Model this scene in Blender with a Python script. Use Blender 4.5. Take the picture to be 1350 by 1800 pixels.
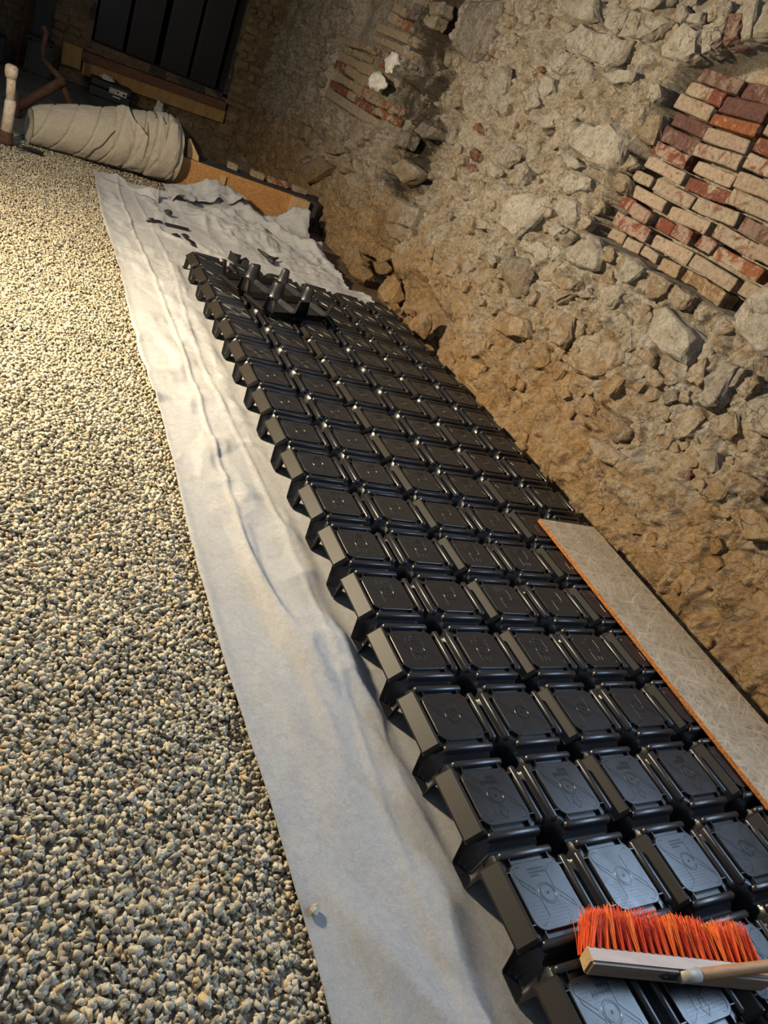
import bpy, bmesh, math, random
import numpy as np
from mathutils import Vector, Matrix, noise as mnoise

for _o in list(bpy.data.objects): bpy.data.objects.remove(_o)
scene = bpy.context.scene
COL = scene.collection
rnd = random.Random(7)
PI = math.pi

# ------------------------------------------------------------------ camera
cam_d = bpy.data.cameras.new('camera'); cam = bpy.data.objects.new('camera', cam_d); COL.objects.link(cam)
cam_d.sensor_fit = 'VERTICAL'; cam_d.sensor_height = 36.0; cam_d.lens = 1293.97 * 36.0 / 1800.0
cam_d.clip_start = 0.05; cam_d.clip_end = 100
RIGHT = Vector((0.85198477, -0.3599059, 0.38024953))
DOWN = Vector((0.10029597, -0.6006259, -0.7932145))
FWD = Vector((0.51387029, 0.71394417, -0.47562701))
cam.matrix_world = Matrix(((RIGHT.x, -DOWN.x, -FWD.x, -1.4101), (RIGHT.y, -DOWN.y, -FWD.y, -0.3242),
                           (RIGHT.z, -DOWN.z, -FWD.z, 1.6321), (0, 0, 0, 1)))
scene.camera = cam

# ------------------------------------------------------------------ light
world = bpy.data.worlds.new('world'); scene.world = world; world.use_nodes = True
bg = world.node_tree.nodes['Background']
bg.inputs[0].default_value = (0.66, 0.79, 1.0, 1); bg.inputs[1].default_value = 0.33

def area_light(name, loc, target, size, size_y, energy, color):
    d = bpy.data.lights.new(name, 'AREA'); d.shape = 'RECTANGLE'; d.size = size; d.size_y = size_y
    d.energy = energy; d.color = color
    o = bpy.data.objects.new(name, d); COL.objects.link(o); o.location = loc
    o.rotation_euler = (Vector(target) - Vector(loc)).to_track_quat('-Z', 'Y').to_euler()
    return o
# warm work lamp standing out of frame to the left, daylight through the window in the right wall
area_light('work_lamp', (-2.5, 3.5, 1.65), (0.6, 2.8, 0.6), 0.28, 0.22, 350, (1.0, 0.82, 0.56))
area_light('window_daylight', (1.93, 0.35, 1.695), (0.0, 0.35, 1.60), 1.84, 1.05, 115, (0.50, 0.71, 1.0))

vs = scene.view_settings
vs.view_transform = 'Standard'; vs.look = 'None'; vs.gamma = 1.0; vs.use_curve_mapping = False
vs.exposure = 0.0

# ------------------------------------------------------------------ helpers
def link(o, parent=None):
    COL.objects.link(o)
    if parent is not None: o.parent = parent
    return o
def mobj(name, mesh, mat=None, parent=None, loc=None, rot=None):
    o = bpy.data.objects.new(name, mesh)
    if mat is not None and not mesh.materials: mesh.materials.append(mat)
    link(o, parent)
    if loc is not None: o.location = loc
    if rot is not None: o.rotation_euler = rot
    return o
def empty(name, loc=(0, 0, 0), rz=0.0):
    o = bpy.data.objects.new(name, None); o.empty_display_size = 0.1; COL.objects.link(o)
    o.location = loc; o.rotation_euler = (0, 0, rz); return o
def tag(o, label, cat, group=None, kind=None):
    o['label'] = label; o['category'] = cat
    if group: o['group'] = group
    if kind: o['kind'] = kind
    return o
def structure(o, label=None):
    o['kind'] = 'structure'
    if label: o['label'] = label
    return o
def copy_tree(o, parent=None):
    c = o.copy(); COL.objects.link(c); c.parent = parent
    for ch in list(o.children): copy_tree(ch, c)
    return c
def mesh_np(name, verts, faces, smooth=False, mat=None):
    """verts (n,3) float, faces (m,k) int array with constant k"""
    me = bpy.data.meshes.new(name)
    v = np.ascontiguousarray(verts, dtype=np.float32); f = np.ascontiguousarray(faces, dtype=np.int32)
    me.vertices.add(len(v)); me.vertices.foreach_set('co', v.ravel())
    m, k = f.shape
    me.loops.add(m * k); me.loops.foreach_set('vertex_index', f.ravel())
    me.polygons.add(m); me.polygons.foreach_set('loop_start', np.arange(0, m * k, k, dtype=np.int32))
    me.polygons.foreach_set('loop_total', np.full(m, k, dtype=np.int32))
    me.update(calc_edges=True); me.validate()
    if smooth: me.polygons.foreach_set('use_smooth', np.ones(len(me.polygons), dtype=bool))
    if mat is not None: me.materials.append(mat)
    return me
def bm_mesh(name, bm, mat=None, smooth=False, recalc=True):
    if recalc: bmesh.ops.recalc_face_normals(bm, faces=bm.faces)
    me = bpy.data.meshes.new(name); bm.to_mesh(me); bm.free()
    if smooth: me.polygons.foreach_set('use_smooth', np.ones(len(me.polygons), dtype=bool))
    if mat is not None: me.materials.append(mat)
    return me
def bm_box(bm, lo, hi, M=None):
    vs_ = []
    for x in (lo[0], hi[0]):
        for y in (lo[1], hi[1]):
            for z in (lo[2], hi[2]):
                p = Vector((x, y, z)); vs_.append(bm.verts.new(M @ p if M else p))
    for a in ((0, 1, 3, 2), (4, 6, 7, 5), (0, 4, 5, 1), (2, 3, 7, 6), (0, 2, 6, 4), (1, 5, 7, 3)):
        bm.faces.new([vs_[i] for i in a])
    return vs_
def box_mesh(name, lo, hi, mat, bevel=0.0, seg=2):
    bm = bmesh.new(); bm_box(bm, lo, hi)
    if bevel: bmesh.ops.bevel(bm, geom=bm.edges[:], offset=bevel, segments=seg, affect='EDGES', profile=0.5)
    return bm_mesh(name, bm, mat)
def bm_tube(bm, pts, radii, n=12, cap=True):
    pts = [Vector(p) for p in pts]
    if not isinstance(radii, (list, tuple)): radii = [radii] * len(pts)
    rings = []; up = None
    for i, p in enumerate(pts):
        t = (pts[min(i + 1, len(pts) - 1)] - pts[max(i - 1, 0)]).normalized()
        if up is None: up = Vector((0, 0, 1)) if abs(t.z) < 0.9 else Vector((1, 0, 0))
        s = t.cross(up).normalized(); up = s.cross(t).normalized()
        rings.append([bm.verts.new(p + (s * math.cos(a) + up * math.sin(a)) * radii[i]) for a in [2 * PI * k / n for k in range(n)]])
    for a, b in zip(rings, rings[1:]):
        for k in range(n): bm.faces.new((a[k], a[(k + 1) % n], b[(k + 1) % n], b[k]))
    if cap:
        bm.faces.new(rings[0][::-1]); bm.faces.new(rings[-1])
def tube_mesh(name, pts, radii, mat, n=12, smooth=True):
    bm = bmesh.new(); bm_tube(bm, pts, radii, n); return bm_mesh(name, bm, mat, smooth)
_T = {}
def vn(x, y, s=0):
    if s not in _T: _T[s] = np.random.default_rng(1000 + s).random((256, 256))
    T = _T[s]; xi = np.floor(x).astype(int); yi = np.floor(y).astype(int)
    fx = x - xi; fy = y - yi; fx = fx * fx * (3 - 2 * fx); fy = fy * fy * (3 - 2 * fy)
    a = T[xi & 255, yi & 255]; b = T[(xi + 1) & 255, yi & 255]; c = T[xi & 255, (yi + 1) & 255]; d = T[(xi + 1) & 255, (yi + 1) & 255]
    return (a * (1 - fx) + b * fx) * (1 - fy) + (c * (1 - fx) + d * fx) * fy - 0.5
def fbm(x, y, s=0, o=4, g=0.5):
    r = 0; a = 1.0
    for i in range(o): r = r + a * vn(x * 2 ** i + 17.3 * i, y * 2 ** i + 5.1 * i, s + i); a *= g
    return r
def ridge(x, y, s=0, o=3):
    r = 0; a = 1.0
    for i in range(o): r = r + a * (1 - 2 * np.abs(2 * vn(x * 2 ** i + 3.7 * i, y * 2 ** i + 9.2 * i, s + i))); a *= 0.5
    return r
def sstep(a, b, x):
    t = np.clip((x - a) / (b - a), 0, 1); return t * t * (3 - 2 * t)
def grid_mesh(name, V, smooth=True, mat=None, keep=None, flip=False):
    n, m, _ = V.shape
    idx = np.arange(n * m).reshape(n, m)
    F = np.stack([idx[:-1, :-1], idx[1:, :-1], idx[1:, 1:], idx[:-1, 1:]], -1).reshape(-1, 4)
    if keep is not None: F = F[keep.reshape(-1)]
    if flip: F = F[:, ::-1]
    return mesh_np(name, V.reshape(-1, 3), F, smooth, mat)

# ------------------------------------------------------------------ materials
def new_mat(name, base=(0.5, 0.5, 0.5), rough=0.8, spec=0.3):
    m = bpy.data.materials.new(name); m.use_nodes = True
    b = m.node_tree.nodes['Principled BSDF']
    b.inputs['Base Color'].default_value = (*base, 1); b.inputs['Roughness'].default_value = rough
    b.inputs['Specular IOR Level'].default_value = spec
    return m
class NB:
    def __init__(s, m): s.m = m; s.t = m.node_tree; s.b = s.t.nodes['Principled BSDF']
    def n(s, typ, **kw):
        k = s.t.nodes.new(typ)
        for a, v in kw.items(): setattr(k, a, v)
        return k
    def l(s, a, b): s.t.links.new(a, b)
    def coord(s, kind='pos'):
        if kind == 'pos': return s.n('ShaderNodeNewGeometry').outputs['Position']
        return s.n('ShaderNodeTexCoord').outputs['Object']
    def scale(s, c, v, off=None):
        k = s.n('ShaderNodeMapping'); k.inputs['Scale'].default_value = v; s.l(c, k.inputs[0])
        return k.outputs[0]
    def noise(s, c, scale, detail=6, rough=0.6, dist=0.0):
        k = s.n('ShaderNodeTexNoise'); k.inputs['Scale'].default_value = scale; k.inputs['Detail'].default_value = detail
        k.inputs['Roughness'].default_value = rough; k.inputs['Distortion'].default_value = dist
        s.l(c, k.inputs['Vector']); return k.outputs[0]
    def vor(s, c, scale, feat='F1', out='Distance'):
        k = s.n('ShaderNodeTexVoronoi', feature=feat); k.inputs['Scale'].default_value = scale; s.l(c, k.inputs['Vector'])
        return k.outputs[out]
    def ramp(s, f, stops, interp='LINEAR'):
        k = s.n('ShaderNodeValToRGB'); e = k.color_ramp; e.interpolation = interp
        while len(e.elements) < len(stops): e.elements.new(0.5)
        for i, (p, c) in enumerate(stops):
            e.elements[i].position = p
            e.elements[i].color = (c, c, c, 1) if isinstance(c, (int, float)) else (*c, 1)
        s.l(f, k.inputs[0]); return k.outputs[0]
    def mix(s, f, a, b, mode='MIX'):
        k = s.n('ShaderNodeMix', data_type='RGBA', blend_type=mode)
        for i, v in ((0, f), (6, a), (7, b)):
            if isinstance(v, (int, float)): k.inputs[i].default_value = v if i == 0 else (v, v, v, 1)
            elif isinstance(v, tuple): k.inputs[i].default_value = (*v, 1)
            else: s.l(v, k.inputs[i])
        return k.outputs[2]
    def math(s, op, a, b=None):
        k = s.n('ShaderNodeMath', operation=op)
        for i, v in ((0, a), (1, b)):
            if v is None: continue
            if isinstance(v, (int, float)): k.inputs[i].default_value = v
            else: s.l(v, k.inputs[i])
        return k.outputs[0]
    def bump(s, h, strength=0.5, dist=0.01, normal=None):
        k = s.n('ShaderNodeBump'); k.inputs['Strength'].default_value = strength; k.inputs['Distance'].default_value = dist
        s.l(h, k.inputs['Height'])
        if normal is not None: s.l(normal, k.inputs['Normal'])
        return k.outputs[0]
    def color(s, c): s.l(c, s.b.inputs['Base Color'])
    def normal(s, n): s.l(n, s.b.inputs['Normal'])
    def rough(s, r): s.l(r, s.b.inputs['Roughness'])
    def rand(s): return s.n('ShaderNodeObjectInfo').outputs['Random']

def masonry(name, c_dark, c_mid, c_light, lime=0.5, lime_col=(0.70, 0.665, 0.60), ochre=True, grain=1.0, soot=False):
    """rough mineral surface: earth, stone and lime patches, cracks and fine relief"""
    m = new_mat(name, c_mid, 0.93, 0.15); k = NB(m); p = k.coord()
    big = k.noise(p, 1.7, 5, 0.6, 0.4); mid = k.noise(p, 8.0, 9, 0.72, 0.7); fine = k.noise(p, 48, 6, 0.75)
    c = k.ramp(mid, [(0.30, c_dark), (0.48, c_mid), (0.70, c_light)])
    if ochre:
        sep = k.n('ShaderNodeSeparateXYZ'); k.l(p, sep.inputs[0])
        zz = k.math('ADD', sep.outputs[2], k.math('MULTIPLY', k.math('SUBTRACT', big, 0.5), 2.0))
        c = k.mix(k.ramp(zz, [(0.25, 0.85), (1.0, 0.0)]), c, k.ramp(mid, [(0.3, (0.26, 0.13, 0.035)), (0.52, (0.50, 0.285, 0.095)), (0.72, (0.62, 0.43, 0.21))]))
        limez = k.ramp(zz, [(0.4, 0.3), (1.0, 1.0)])
    li = k.noise(p, 11, 10, 0.8, 1.0)
    lf = k.ramp(li, [(0.46, 0.0), (0.53, lime * 0.6), (0.63, lime)])
    if ochre: lf = k.math('MULTIPLY', lf, limez)
    c = k.mix(lf, c, lime_col)
    fl = k.ramp(k.noise(p, 75, 5, 0.8, 0.5), [(0.60, 0.0), (0.66, 0.8)])
    c = k.mix(k.math('MULTIPLY', fl, lime), c, tuple(min(0.85, v * 1.15) for v in lime_col))
    c = k.mix(k.ramp(fine, [(0.36, 0.5), (0.52, 0.0)]), c, tuple(v * 0.6 for v in c_dark))
    w = k.n('ShaderNodeVectorMath', operation='ADD'); nv = k.n('ShaderNodeTexNoise'); nv.inputs['Scale'].default_value = 9; nv.inputs['Detail'].default_value = 5; k.l(p, nv.inputs['Vector'])
    sc_ = k.n('ShaderNodeVectorMath', operation='SCALE'); sc_.inputs['Scale'].default_value = 0.10; k.l(nv.outputs[1], sc_.inputs[0]); k.l(p, w.inputs[0]); k.l(sc_.outputs[0], w.inputs[1])
    ed = k.vor(w.outputs[0], 11, 'DISTANCE_TO_EDGE')
    cm = k.ramp(k.noise(p, 5, 4, 0.6), [(0.46, 0.0), (0.58, 1.0)])
    crack = k.math('MULTIPLY', k.ramp(ed, [(0.006, 1.0), (0.022, 0.0)]), cm)
    c = k.mix(k.math('MULTIPLY', crack, 0.85), c, (0.06, 0.042, 0.025))
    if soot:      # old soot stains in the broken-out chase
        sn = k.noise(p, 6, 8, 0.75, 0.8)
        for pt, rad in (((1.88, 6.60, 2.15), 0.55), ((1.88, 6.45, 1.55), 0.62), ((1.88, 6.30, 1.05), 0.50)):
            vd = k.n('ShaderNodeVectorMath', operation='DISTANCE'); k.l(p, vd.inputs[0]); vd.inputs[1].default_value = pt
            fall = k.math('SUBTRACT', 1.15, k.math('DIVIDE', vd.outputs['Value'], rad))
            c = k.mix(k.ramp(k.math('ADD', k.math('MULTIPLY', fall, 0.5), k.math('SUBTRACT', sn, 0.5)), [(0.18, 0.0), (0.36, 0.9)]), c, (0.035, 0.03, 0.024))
    rv = k.rand(); c = k.mix(k.math('MULTIPLY', rv, 0.25), c, c_dark)
    k.color(c)
    h1 = k.noise(p, 22, 10, 0.78, 0.5)
    b0 = k.bump(k.math('SUBTRACT', 1.0, crack), 0.8, 0.012 * grain)
    b1 = k.bump(h1, 1.0, 0.045 * grain, b0); b2 = k.bump(k.noise(p, 90, 6, 0.8, 0.5), 1.0, 0.010 * grain, b1)
    k.normal(b2)
    return m
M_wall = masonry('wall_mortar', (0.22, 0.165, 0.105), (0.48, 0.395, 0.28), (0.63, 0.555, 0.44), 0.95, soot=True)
M_stone = {
 'g': masonry('stone_grey', (0.22, 0.19, 0.15), (0.42, 0.365, 0.285), (0.54, 0.48, 0.40), 0.7),
 'w': masonry('stone_lime_white', (0.30, 0.265, 0.21), (0.50, 0.45, 0.37), (0.64, 0.59, 0.51), 0.9, (0.70, 0.66, 0.59)),
 'b': masonry('stone_tan', (0.21, 0.145, 0.085), (0.39, 0.295, 0.19), (0.51, 0.42, 0.29), 0.6),
 'd': masonry('stone_dark', (0.11, 0.09, 0.068), (0.26, 0.215, 0.16), (0.38, 0.32, 0.25), 0.5),
 'r': masonry('stone_red', (0.14, 0.05, 0.03), (0.28, 0.13, 0.08), (0.38, 0.24, 0.17), 0.5, ochre=False)}
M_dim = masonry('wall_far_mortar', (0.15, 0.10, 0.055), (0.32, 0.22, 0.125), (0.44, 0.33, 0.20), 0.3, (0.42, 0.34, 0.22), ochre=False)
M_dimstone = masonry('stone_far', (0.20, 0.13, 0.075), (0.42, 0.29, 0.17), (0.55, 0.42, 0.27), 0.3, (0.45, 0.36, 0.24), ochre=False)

def brick_mat(name, core, dirt, amount, dirt_col):
    m = new_mat(name, core, 0.9, 0.2); k = NB(m); p = k.coord()
    n = k.noise(p, 34, 8, 0.75, 0.3); s = k.noise(p, 10, 10, 0.75, 0.8)
    c = k.mix(k.ramp(n, [(0.35, 0.7), (0.6, 0.0)]), core, tuple(v * 0.45 for v in core))
    rv = k.rand()
    th = k.math('ADD', s, k.math('MULTIPLY', k.math('SUBTRACT', rv, 0.5), 0.22))
    dc = k.mix(k.ramp(rv, [(0.2, 0.0), (0.9, 0.5)]), k.ramp(n, [(0.3, dirt), (0.62, dirt_col)]), tuple(v * f for v, f in zip(dirt_col, (0.78, 0.66, 0.62))))
    c = k.mix(k.ramp(th, [(0.60 - amount * 0.33, 0.0), (0.66 - amount * 0.33, 1.0)]), c, dc)
    sp = k.ramp(k.noise(p, 110, 4, 0.8), [(0.60, 0.0), (0.68, 0.6)]); c = k.mix(sp, c, (0.56, 0.50, 0.42))
    c = k.mix(k.ramp(k.noise(p, 60, 5, 0.7), [(0.34, 0.6), (0.46, 0.0)]), c, tuple(v * 0.35 for v in core))
    k.color(c)
    b1 = k.bump(k.noise(p, 42, 9, 0.75, 0.5), 1.0, 0.022); k.normal(k.bump(th, 0.6, 0.010, b1))
    return m
M_brick = {
 'p': brick_mat('brick_purple', (0.17, 0.085, 0.07), (0.20, 0.14, 0.11), 0.10, (0.34, 0.26, 0.21)),
 'r': brick_mat('brick_red', (0.26, 0.085, 0.055), (0.30, 0.20, 0.15), 0.2, (0.46, 0.37, 0.30)),
 'o': brick_mat('brick_orange', (0.34, 0.125, 0.055), (0.36, 0.26, 0.18), 0.4, (0.50, 0.42, 0.33)),
 'm': brick_mat('brick_mottled', (0.24, 0.085, 0.055), (0.36, 0.27, 0.19), 0.55, (0.53, 0.45, 0.35)),
 'c': brick_mat('brick_cream', (0.30, 0.16, 0.11), (0.30, 0.225, 0.155), 0.78, (0.46, 0.385, 0.30)),
 't': brick_mat('brick_tan', (0.30, 0.18, 0.10), (0.32, 0.23, 0.135), 0.75, (0.46, 0.37, 0.25)),
 'd': brick_mat('brick_dark', (0.15, 0.11, 0.08), (0.17, 0.13, 0.10), 0.5, (0.26, 0.21, 0.16))}

def plastic():
    m = new_mat('black_plastic', (0.012, 0.012, 0.013), 0.36, 0.5); k = NB(m); p = k.coord()
    n = k.noise(p, 18, 6, 0.7); k.rough(k.ramp(n, [(0.3, 0.27), (0.75, 0.42)]))
    d = k.vor(p, 130); sp = k.ramp(d, [(0.035, 1.0), (0.06, 0.0)])
    msk = k.ramp(k.noise(p, 7, 5, 0.7), [(0.5, 0.0), (0.62, 1.0)])
    k.color(k.mix(k.math('MULTIPLY', k.math('MULTIPLY', sp, msk), 0.55), (0.012, 0.012, 0.0135), (0.32, 0.29, 0.24)))
    k.normal(k.bump(k.noise(p, 260, 2, 0.5), 0.12, 0.0015)); return m
M_plastic = plastic()
M_plastic_matte = simple_late = new_mat('black_plastic_lamplit', (0.017, 0.014, 0.010), 0.5, 0.28)  # edge flanges: brown of the warm lamp light put into the base colour
M_plastic_relief = new_mat('black_plastic_relief', (0.015, 0.015, 0.016), 0.30, 0.5)

def felt_mat(name, c1, c2):
    m = new_mat(name, c1, 0.95, 0.12); k = NB(m); p = k.coord()
    f1 = k.noise(p, 190, 6, 0.8, 2.5); f2 = k.noise(p, 42, 8, 0.75, 1.0); st = k.noise(p, 4.0, 8, 0.7, 0.5)
    c = k.mix(k.ramp(f1, [(0.36, 0.9), (0.56, 0.0)]), c1, c2)
    c = k.mix(k.ramp(f2, [(0.38, 0.55), (0.55, 0.0)]), c, c2)
    c = k.mix(k.ramp(st, [(0.48, 0.0), (0.72, 0.35)]), c, (0.46, 0.41, 0.32))
    k.color(c)
    b1 = k.bump(f2, 0.8, 0.018); b2 = k.bump(k.noise(p, 12, 6, 0.7, 0.6), 0.5, 0.03, b1); k.normal(k.bump(f1, 1.0, 0.006, b2))
    k.b.inputs['Sheen Weight'].default_value = 0.15
    return m
M_felt = felt_mat('white_felt', (0.71, 0.71, 0.71), (0.48, 0.48, 0.475))
M_bundle = felt_mat('bundle_felt', (0.66, 0.59, 0.46), (0.50, 0.43, 0.32))

def osb(name, base, strand, dark, ang=0.0):
    m = new_mat(name, base, 0.9, 0.12); k = NB(m); p = k.coord('obj')
    def strands(rot, off):
        mp = k.n('ShaderNodeMapping'); mp.inputs['Rotation'].default_value = (0.0, 0.0, rot); mp.inputs['Location'].default_value = off; k.l(p, mp.inputs[0])
        return k.noise(k.scale(mp.outputs[0], (9, 85, 85)), 1.0, 3, 0.6, 0.6)
    sel = k.vor(k.scale(p, (16, 16, 16)), 1.0, 'F1', 'Color'); sp = k.n('ShaderNodeSeparateColor'); k.l(sel, sp.inputs[0])
    n1 = strands(0.45, (0, 0, 0)); n2 = strands(-0.6, (3, 1, 0)); n3 = strands(1.35, (7, 2, 0))
    n4 = strands(0.05, (11, 5, 0)); n5 = strands(-1.1, (1, 9, 0))
    t = k.math('SUBTRACT', k.math('MAXIMUM', k.math('MAXIMUM', n1, n2), k.math('MAXIMUM', n3, k.math('MAXIMUM', n4, n5))), 0.12)
    n = k.noise(p, 3.0, 8, 0.7)
    c = k.ramp(t, [(0.36, dark), (0.46, base), (0.60, strand)])
    c = k.mix(k.ramp(n, [(0.45, 0.0), (0.7, 0.55)]), c, tuple(v * 0.75 for v in base))
    k.color(c); k.normal(k.bump(t, 0.5, 0.006)); return m
M_osb_top = osb('osb_weathered', (0.37, 0.30, 0.215), (0.50, 0.43, 0.33), (0.22, 0.175, 0.12))
M_osb = osb('osb_orange', (0.42, 0.21, 0.075), (0.55, 0.33, 0.14), (0.25, 0.11, 0.035))
def simple(name, c, rough=0.8, sc=12.0, var=0.5, c2=None, bump=0.3, spec=0.3, stretch=(1, 1, 1), metal=0.0):
    m = new_mat(name, c, rough, spec); k = NB(m); p = k.scale(k.coord('obj'), stretch)
    n = k.noise(p, sc, 7, 0.65, 0.4)
    k.color(k.ramp(n, [(0.35, c2 if c2 else tuple(v * (1 - var) for v in c)), (0.65, c)]))
    k.normal(k.bump(n, bump, 0.006)); k.b.inputs['Metallic'].default_value = metal
    return m
M_osb_edge = simple('osb_cut_edge', (0.44, 0.17, 0.04), 0.85, 90, 0.5, (0.22, 0.07, 0.015), 0.8)
M_wood_block = simple('broom_wood', (0.26, 0.185, 0.125), 0.7, 9, 0.3, (0.19, 0.13, 0.085), 0.15, stretch=(1, 6, 6))
M_wood_top = simple('broom_wood_pale', (0.46, 0.38, 0.33), 0.7, 9, 0.2, (0.38, 0.31, 0.26), 0.15, stretch=(1, 6, 6))
M_wood_end = simple('broom_wood_cut', (0.55, 0.36, 0.16), 0.8, 60, 0.3)
M_handle = simple('handle_wood', (0.36, 0.20, 0.085), 0.5, 30, 0.3, (0.27, 0.14, 0.055), 0.1, stretch=(0.6, 4, 4))
M_bristle = [new_mat('bristle_orange_%d' % i, c, 0.5, 0.4) for i, c in enumerate(((0.80, 0.13, 0.035), (0.72, 0.085, 0.035), (0.85, 0.20, 0.04)))]
M_ferrule = new_mat('ferrule_zinc', (0.36, 0.32, 0.25), 0.6, 0.4); M_ferrule.node_tree.nodes['Principled BSDF'].inputs['Metallic'].default_value = 0.35
M_darkmetal = simple('dark_steel', (0.09, 0.08, 0.07), 0.55, 40, 0.4, metal=0.6)
M_rust = simple('rusty_steel', (0.11, 0.055, 0.032), 0.85, 25, 0.5, (0.06, 0.03, 0.02), 0.5)
M_paint = simple('white_paint_rust', (0.70, 0.66, 0.56), 0.6, 20, 0.5, (0.50, 0.33, 0.19), 0.3)
M_beam_y = simple('beam_yellow', (0.38, 0.24, 0.08), 0.75, 5, 0.4, (0.27, 0.155, 0.055), 0.2, stretch=(3, 1, 1))
M_beam_r = simple('beam_brown', (0.17, 0.085, 0.045), 0.75, 6, 0.4, (0.11, 0.05, 0.03), 0.3, stretch=(1, 1, 6))
M_batten = simple('batten_wood', (0.48, 0.33, 0.17), 0.75, 10, 0.3, (0.38, 0.24, 0.12), 0.2, stretch=(5, 5, 1))
M_slab = simple('concrete_slab', (0.15, 0.14, 0.12), 0.9, 5, 0.35, None, 0.4)
M_pit = simple('pit_soil', (0.035, 0.028, 0.02), 0.95, 8, 0.5)
M_darkgrey = simple('dark_concrete', (0.055, 0.052, 0.048), 0.85, 10, 0.4)
M_case = new_mat('case_black', (0.018, 0.024, 0.026), 0.5, 0.4)
M_label = new_mat('label_paper', (0.62, 0.54, 0.46), 0.7)
M_ink = new_mat('label_ink', (0.05, 0.045, 0.05), 0.7)
M_inkred = new_mat('label_red', (0.45, 0.08, 0.06), 0.7)
M_paper = simple('white_paper', (0.68, 0.65, 0.58), 0.85, 10, 0.2)
M_twine = new_mat('dark_twine', (0.07, 0.06, 0.05), 0.9)
M_panel = simple('dark_panel', (0.035, 0.035, 0.034), 0.6, 10, 0.3)

# ------------------------------------------------------------------ wall on the right (rubble masonry)
FACE = 1.72
SC_Z = [-0.2, 0.5, 1.05, 1.58, 1.75, 1.95, 2.3, 3.4]
SC_R = [5.70, 5.60, 5.40, 5.32, 5.60, 6.10, 6.25, 6.3]
SC_LZ = [-0.2, 0.8, 1.0, 1.25, 2.3, 3.4]
SC_L = [6.35, 6.25, 6.75, 6.75, 6.68, 6.7]
AR_Y = [1.5, 1.62, 1.75, 2.1, 2.5, 2.89, 3.12, 3.37, 3.45, 3.5]
AR_Z = [0.0, 1.9, 2.25, 2.44, 2.52, 2.47, 2.385, 2.27, 2.05, 0.0]
def worley(y, z, s, seed):
    """facetted cells: random height and tilt per cell"""
    yy = y * s; zz = z * s * 1.15; yi = np.floor(yy).astype(int); zi = np.floor(zz).astype(int)
    if ('w', seed) not in _T: _T[('w', seed)] = np.random.default_rng(seed).random((64, 64, 5))
    T = _T[('w', seed)]; best = np.full(y.shape, 9.0); sec = np.full(y.shape, 9.0); val = np.zeros(y.shape)
    for di in (-1, 0, 1):
        for dj in (-1, 0, 1):
            c = T[(yi + di) & 63, (zi + dj) & 63]
            dy = yy - (yi + di + c[..., 0]); dz = zz - (zi + dj + c[..., 1]); d = np.hypot(dy, dz)
            h_ = (c[..., 2] - 0.5) + (c[..., 3] - 0.5) * 1.1 * dy + (c[..., 4] - 0.5) * 1.1 * dz
            nb = d < best
            sec = np.where(nb, best, np.minimum(sec, d)); val = np.where(nb, h_, val); best = np.where(nb, d, best)
    return val, sec - best
def wall_x(y, z):
    """world x of the mortar surface at (y, z)"""
    x = FACE + 0.03 + 0.012 * z + 0.07 * sstep(7.5, 11.2, y)
    x = x - 0.075 * sstep(0.62, 0.1, z + 0.25 * fbm(y * 1.3, z * 0 + 3.3, 40, 3)) * sstep(6.2, 5.2, y)
    x = x + 0.07 * fbm(y * 1.1, z * 1.1, 1, 3) + 0.075 * fbm(y * 4.2, z * 4.2, 5, 4) - 0.022 * ridge(y * 7.5, z * 7.5, 11, 3)
    x = x + 0.03 * fbm(y * 17, z * 17, 15, 3, 0.6)
    wy = y + 0.05 * fbm(y * 6, z * 6, 51, 3); wz = z + 0.05 * fbm(y * 6, z * 6, 55, 3)
    v1, e1 = worley(wy, wz, 7.0, 61); v2, e2 = worley(wy, wz, 17.0, 62)
    loam = 0.35 + 0.65 * sstep(0.25, 0.8, z + 0.5 * fbm(y, z, 57, 2))
    x = x + loam * (0.036 * v1 + 0.020 * sstep(0.16, 0.0, e1) + 0.024 * v2 + 0.010 * sstep(0.2, 0.0, e2))
    wob = 0.10 * fbm(y * 0 + 7.7, z * 4, 21, 3)
    sc = sstep(-0.05, 0.05, y + wob - np.interp(z, SC_Z, SC_R)) * sstep(0.05, -0.05, y + wob - np.interp(z, SC_LZ, SC_L))
    x = x + sc * (0.22 + 0.22 * fbm(y * 6, z * 6, 25, 4) - 0.03 * ridge(y * 9, z * 9, 29, 2))
    hol = sstep(4.20, 4.45, y) * sstep(6.55, 6.2, y) * sstep(0.46, 0.26, z + 0.12 * fbm(y * 3, z * 0 + 1.1, 58, 2))
    x = x + hol * (0.20 + 0.10 * fbm(y * 5, z * 5, 59, 3))
    n1 = sstep(-0.012, 0.012, np.interp(y, AR_Y, AR_Z) - z) * sstep(-0.02, 0.01, z - 1.335)
    x = np.where(n1 > 0, x * (1 - n1) + n1 * (2.0 + 0.02 * fbm(y * 8, z * 8, 33, 3)), x)
    n2 = sstep(6.88, 6.93, y) * sstep(8.62, 8.5, y) * sstep(1.14, 1.17, z) * sstep(2.62, 2.4, z)
    x = x * (1 - n2) + n2 * (1.91 + 0.04 * fbm(y * 5, z * 5, 37, 3))
    return x
ys = np.concatenate([np.arange(-1.3, 0.6, 0.05), np.arange(0.6, 5.6, 0.0105), np.arange(5.6, 7.2, 0.0155), np.arange(7.2, 11.36, 0.03)])
zs = np.concatenate([np.arange(-0.12, 2.7, 0.0105), np.arange(2.7, 3.3, 0.05)])
YY, ZZ = np.meshgrid(ys, zs, indexing='ij')
XX = wall_x(YY, ZZ)
yc = (ys[:-1] + ys[1:]) / 2; zc = (zs[:-1] + zs[1:]) / 2
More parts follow.
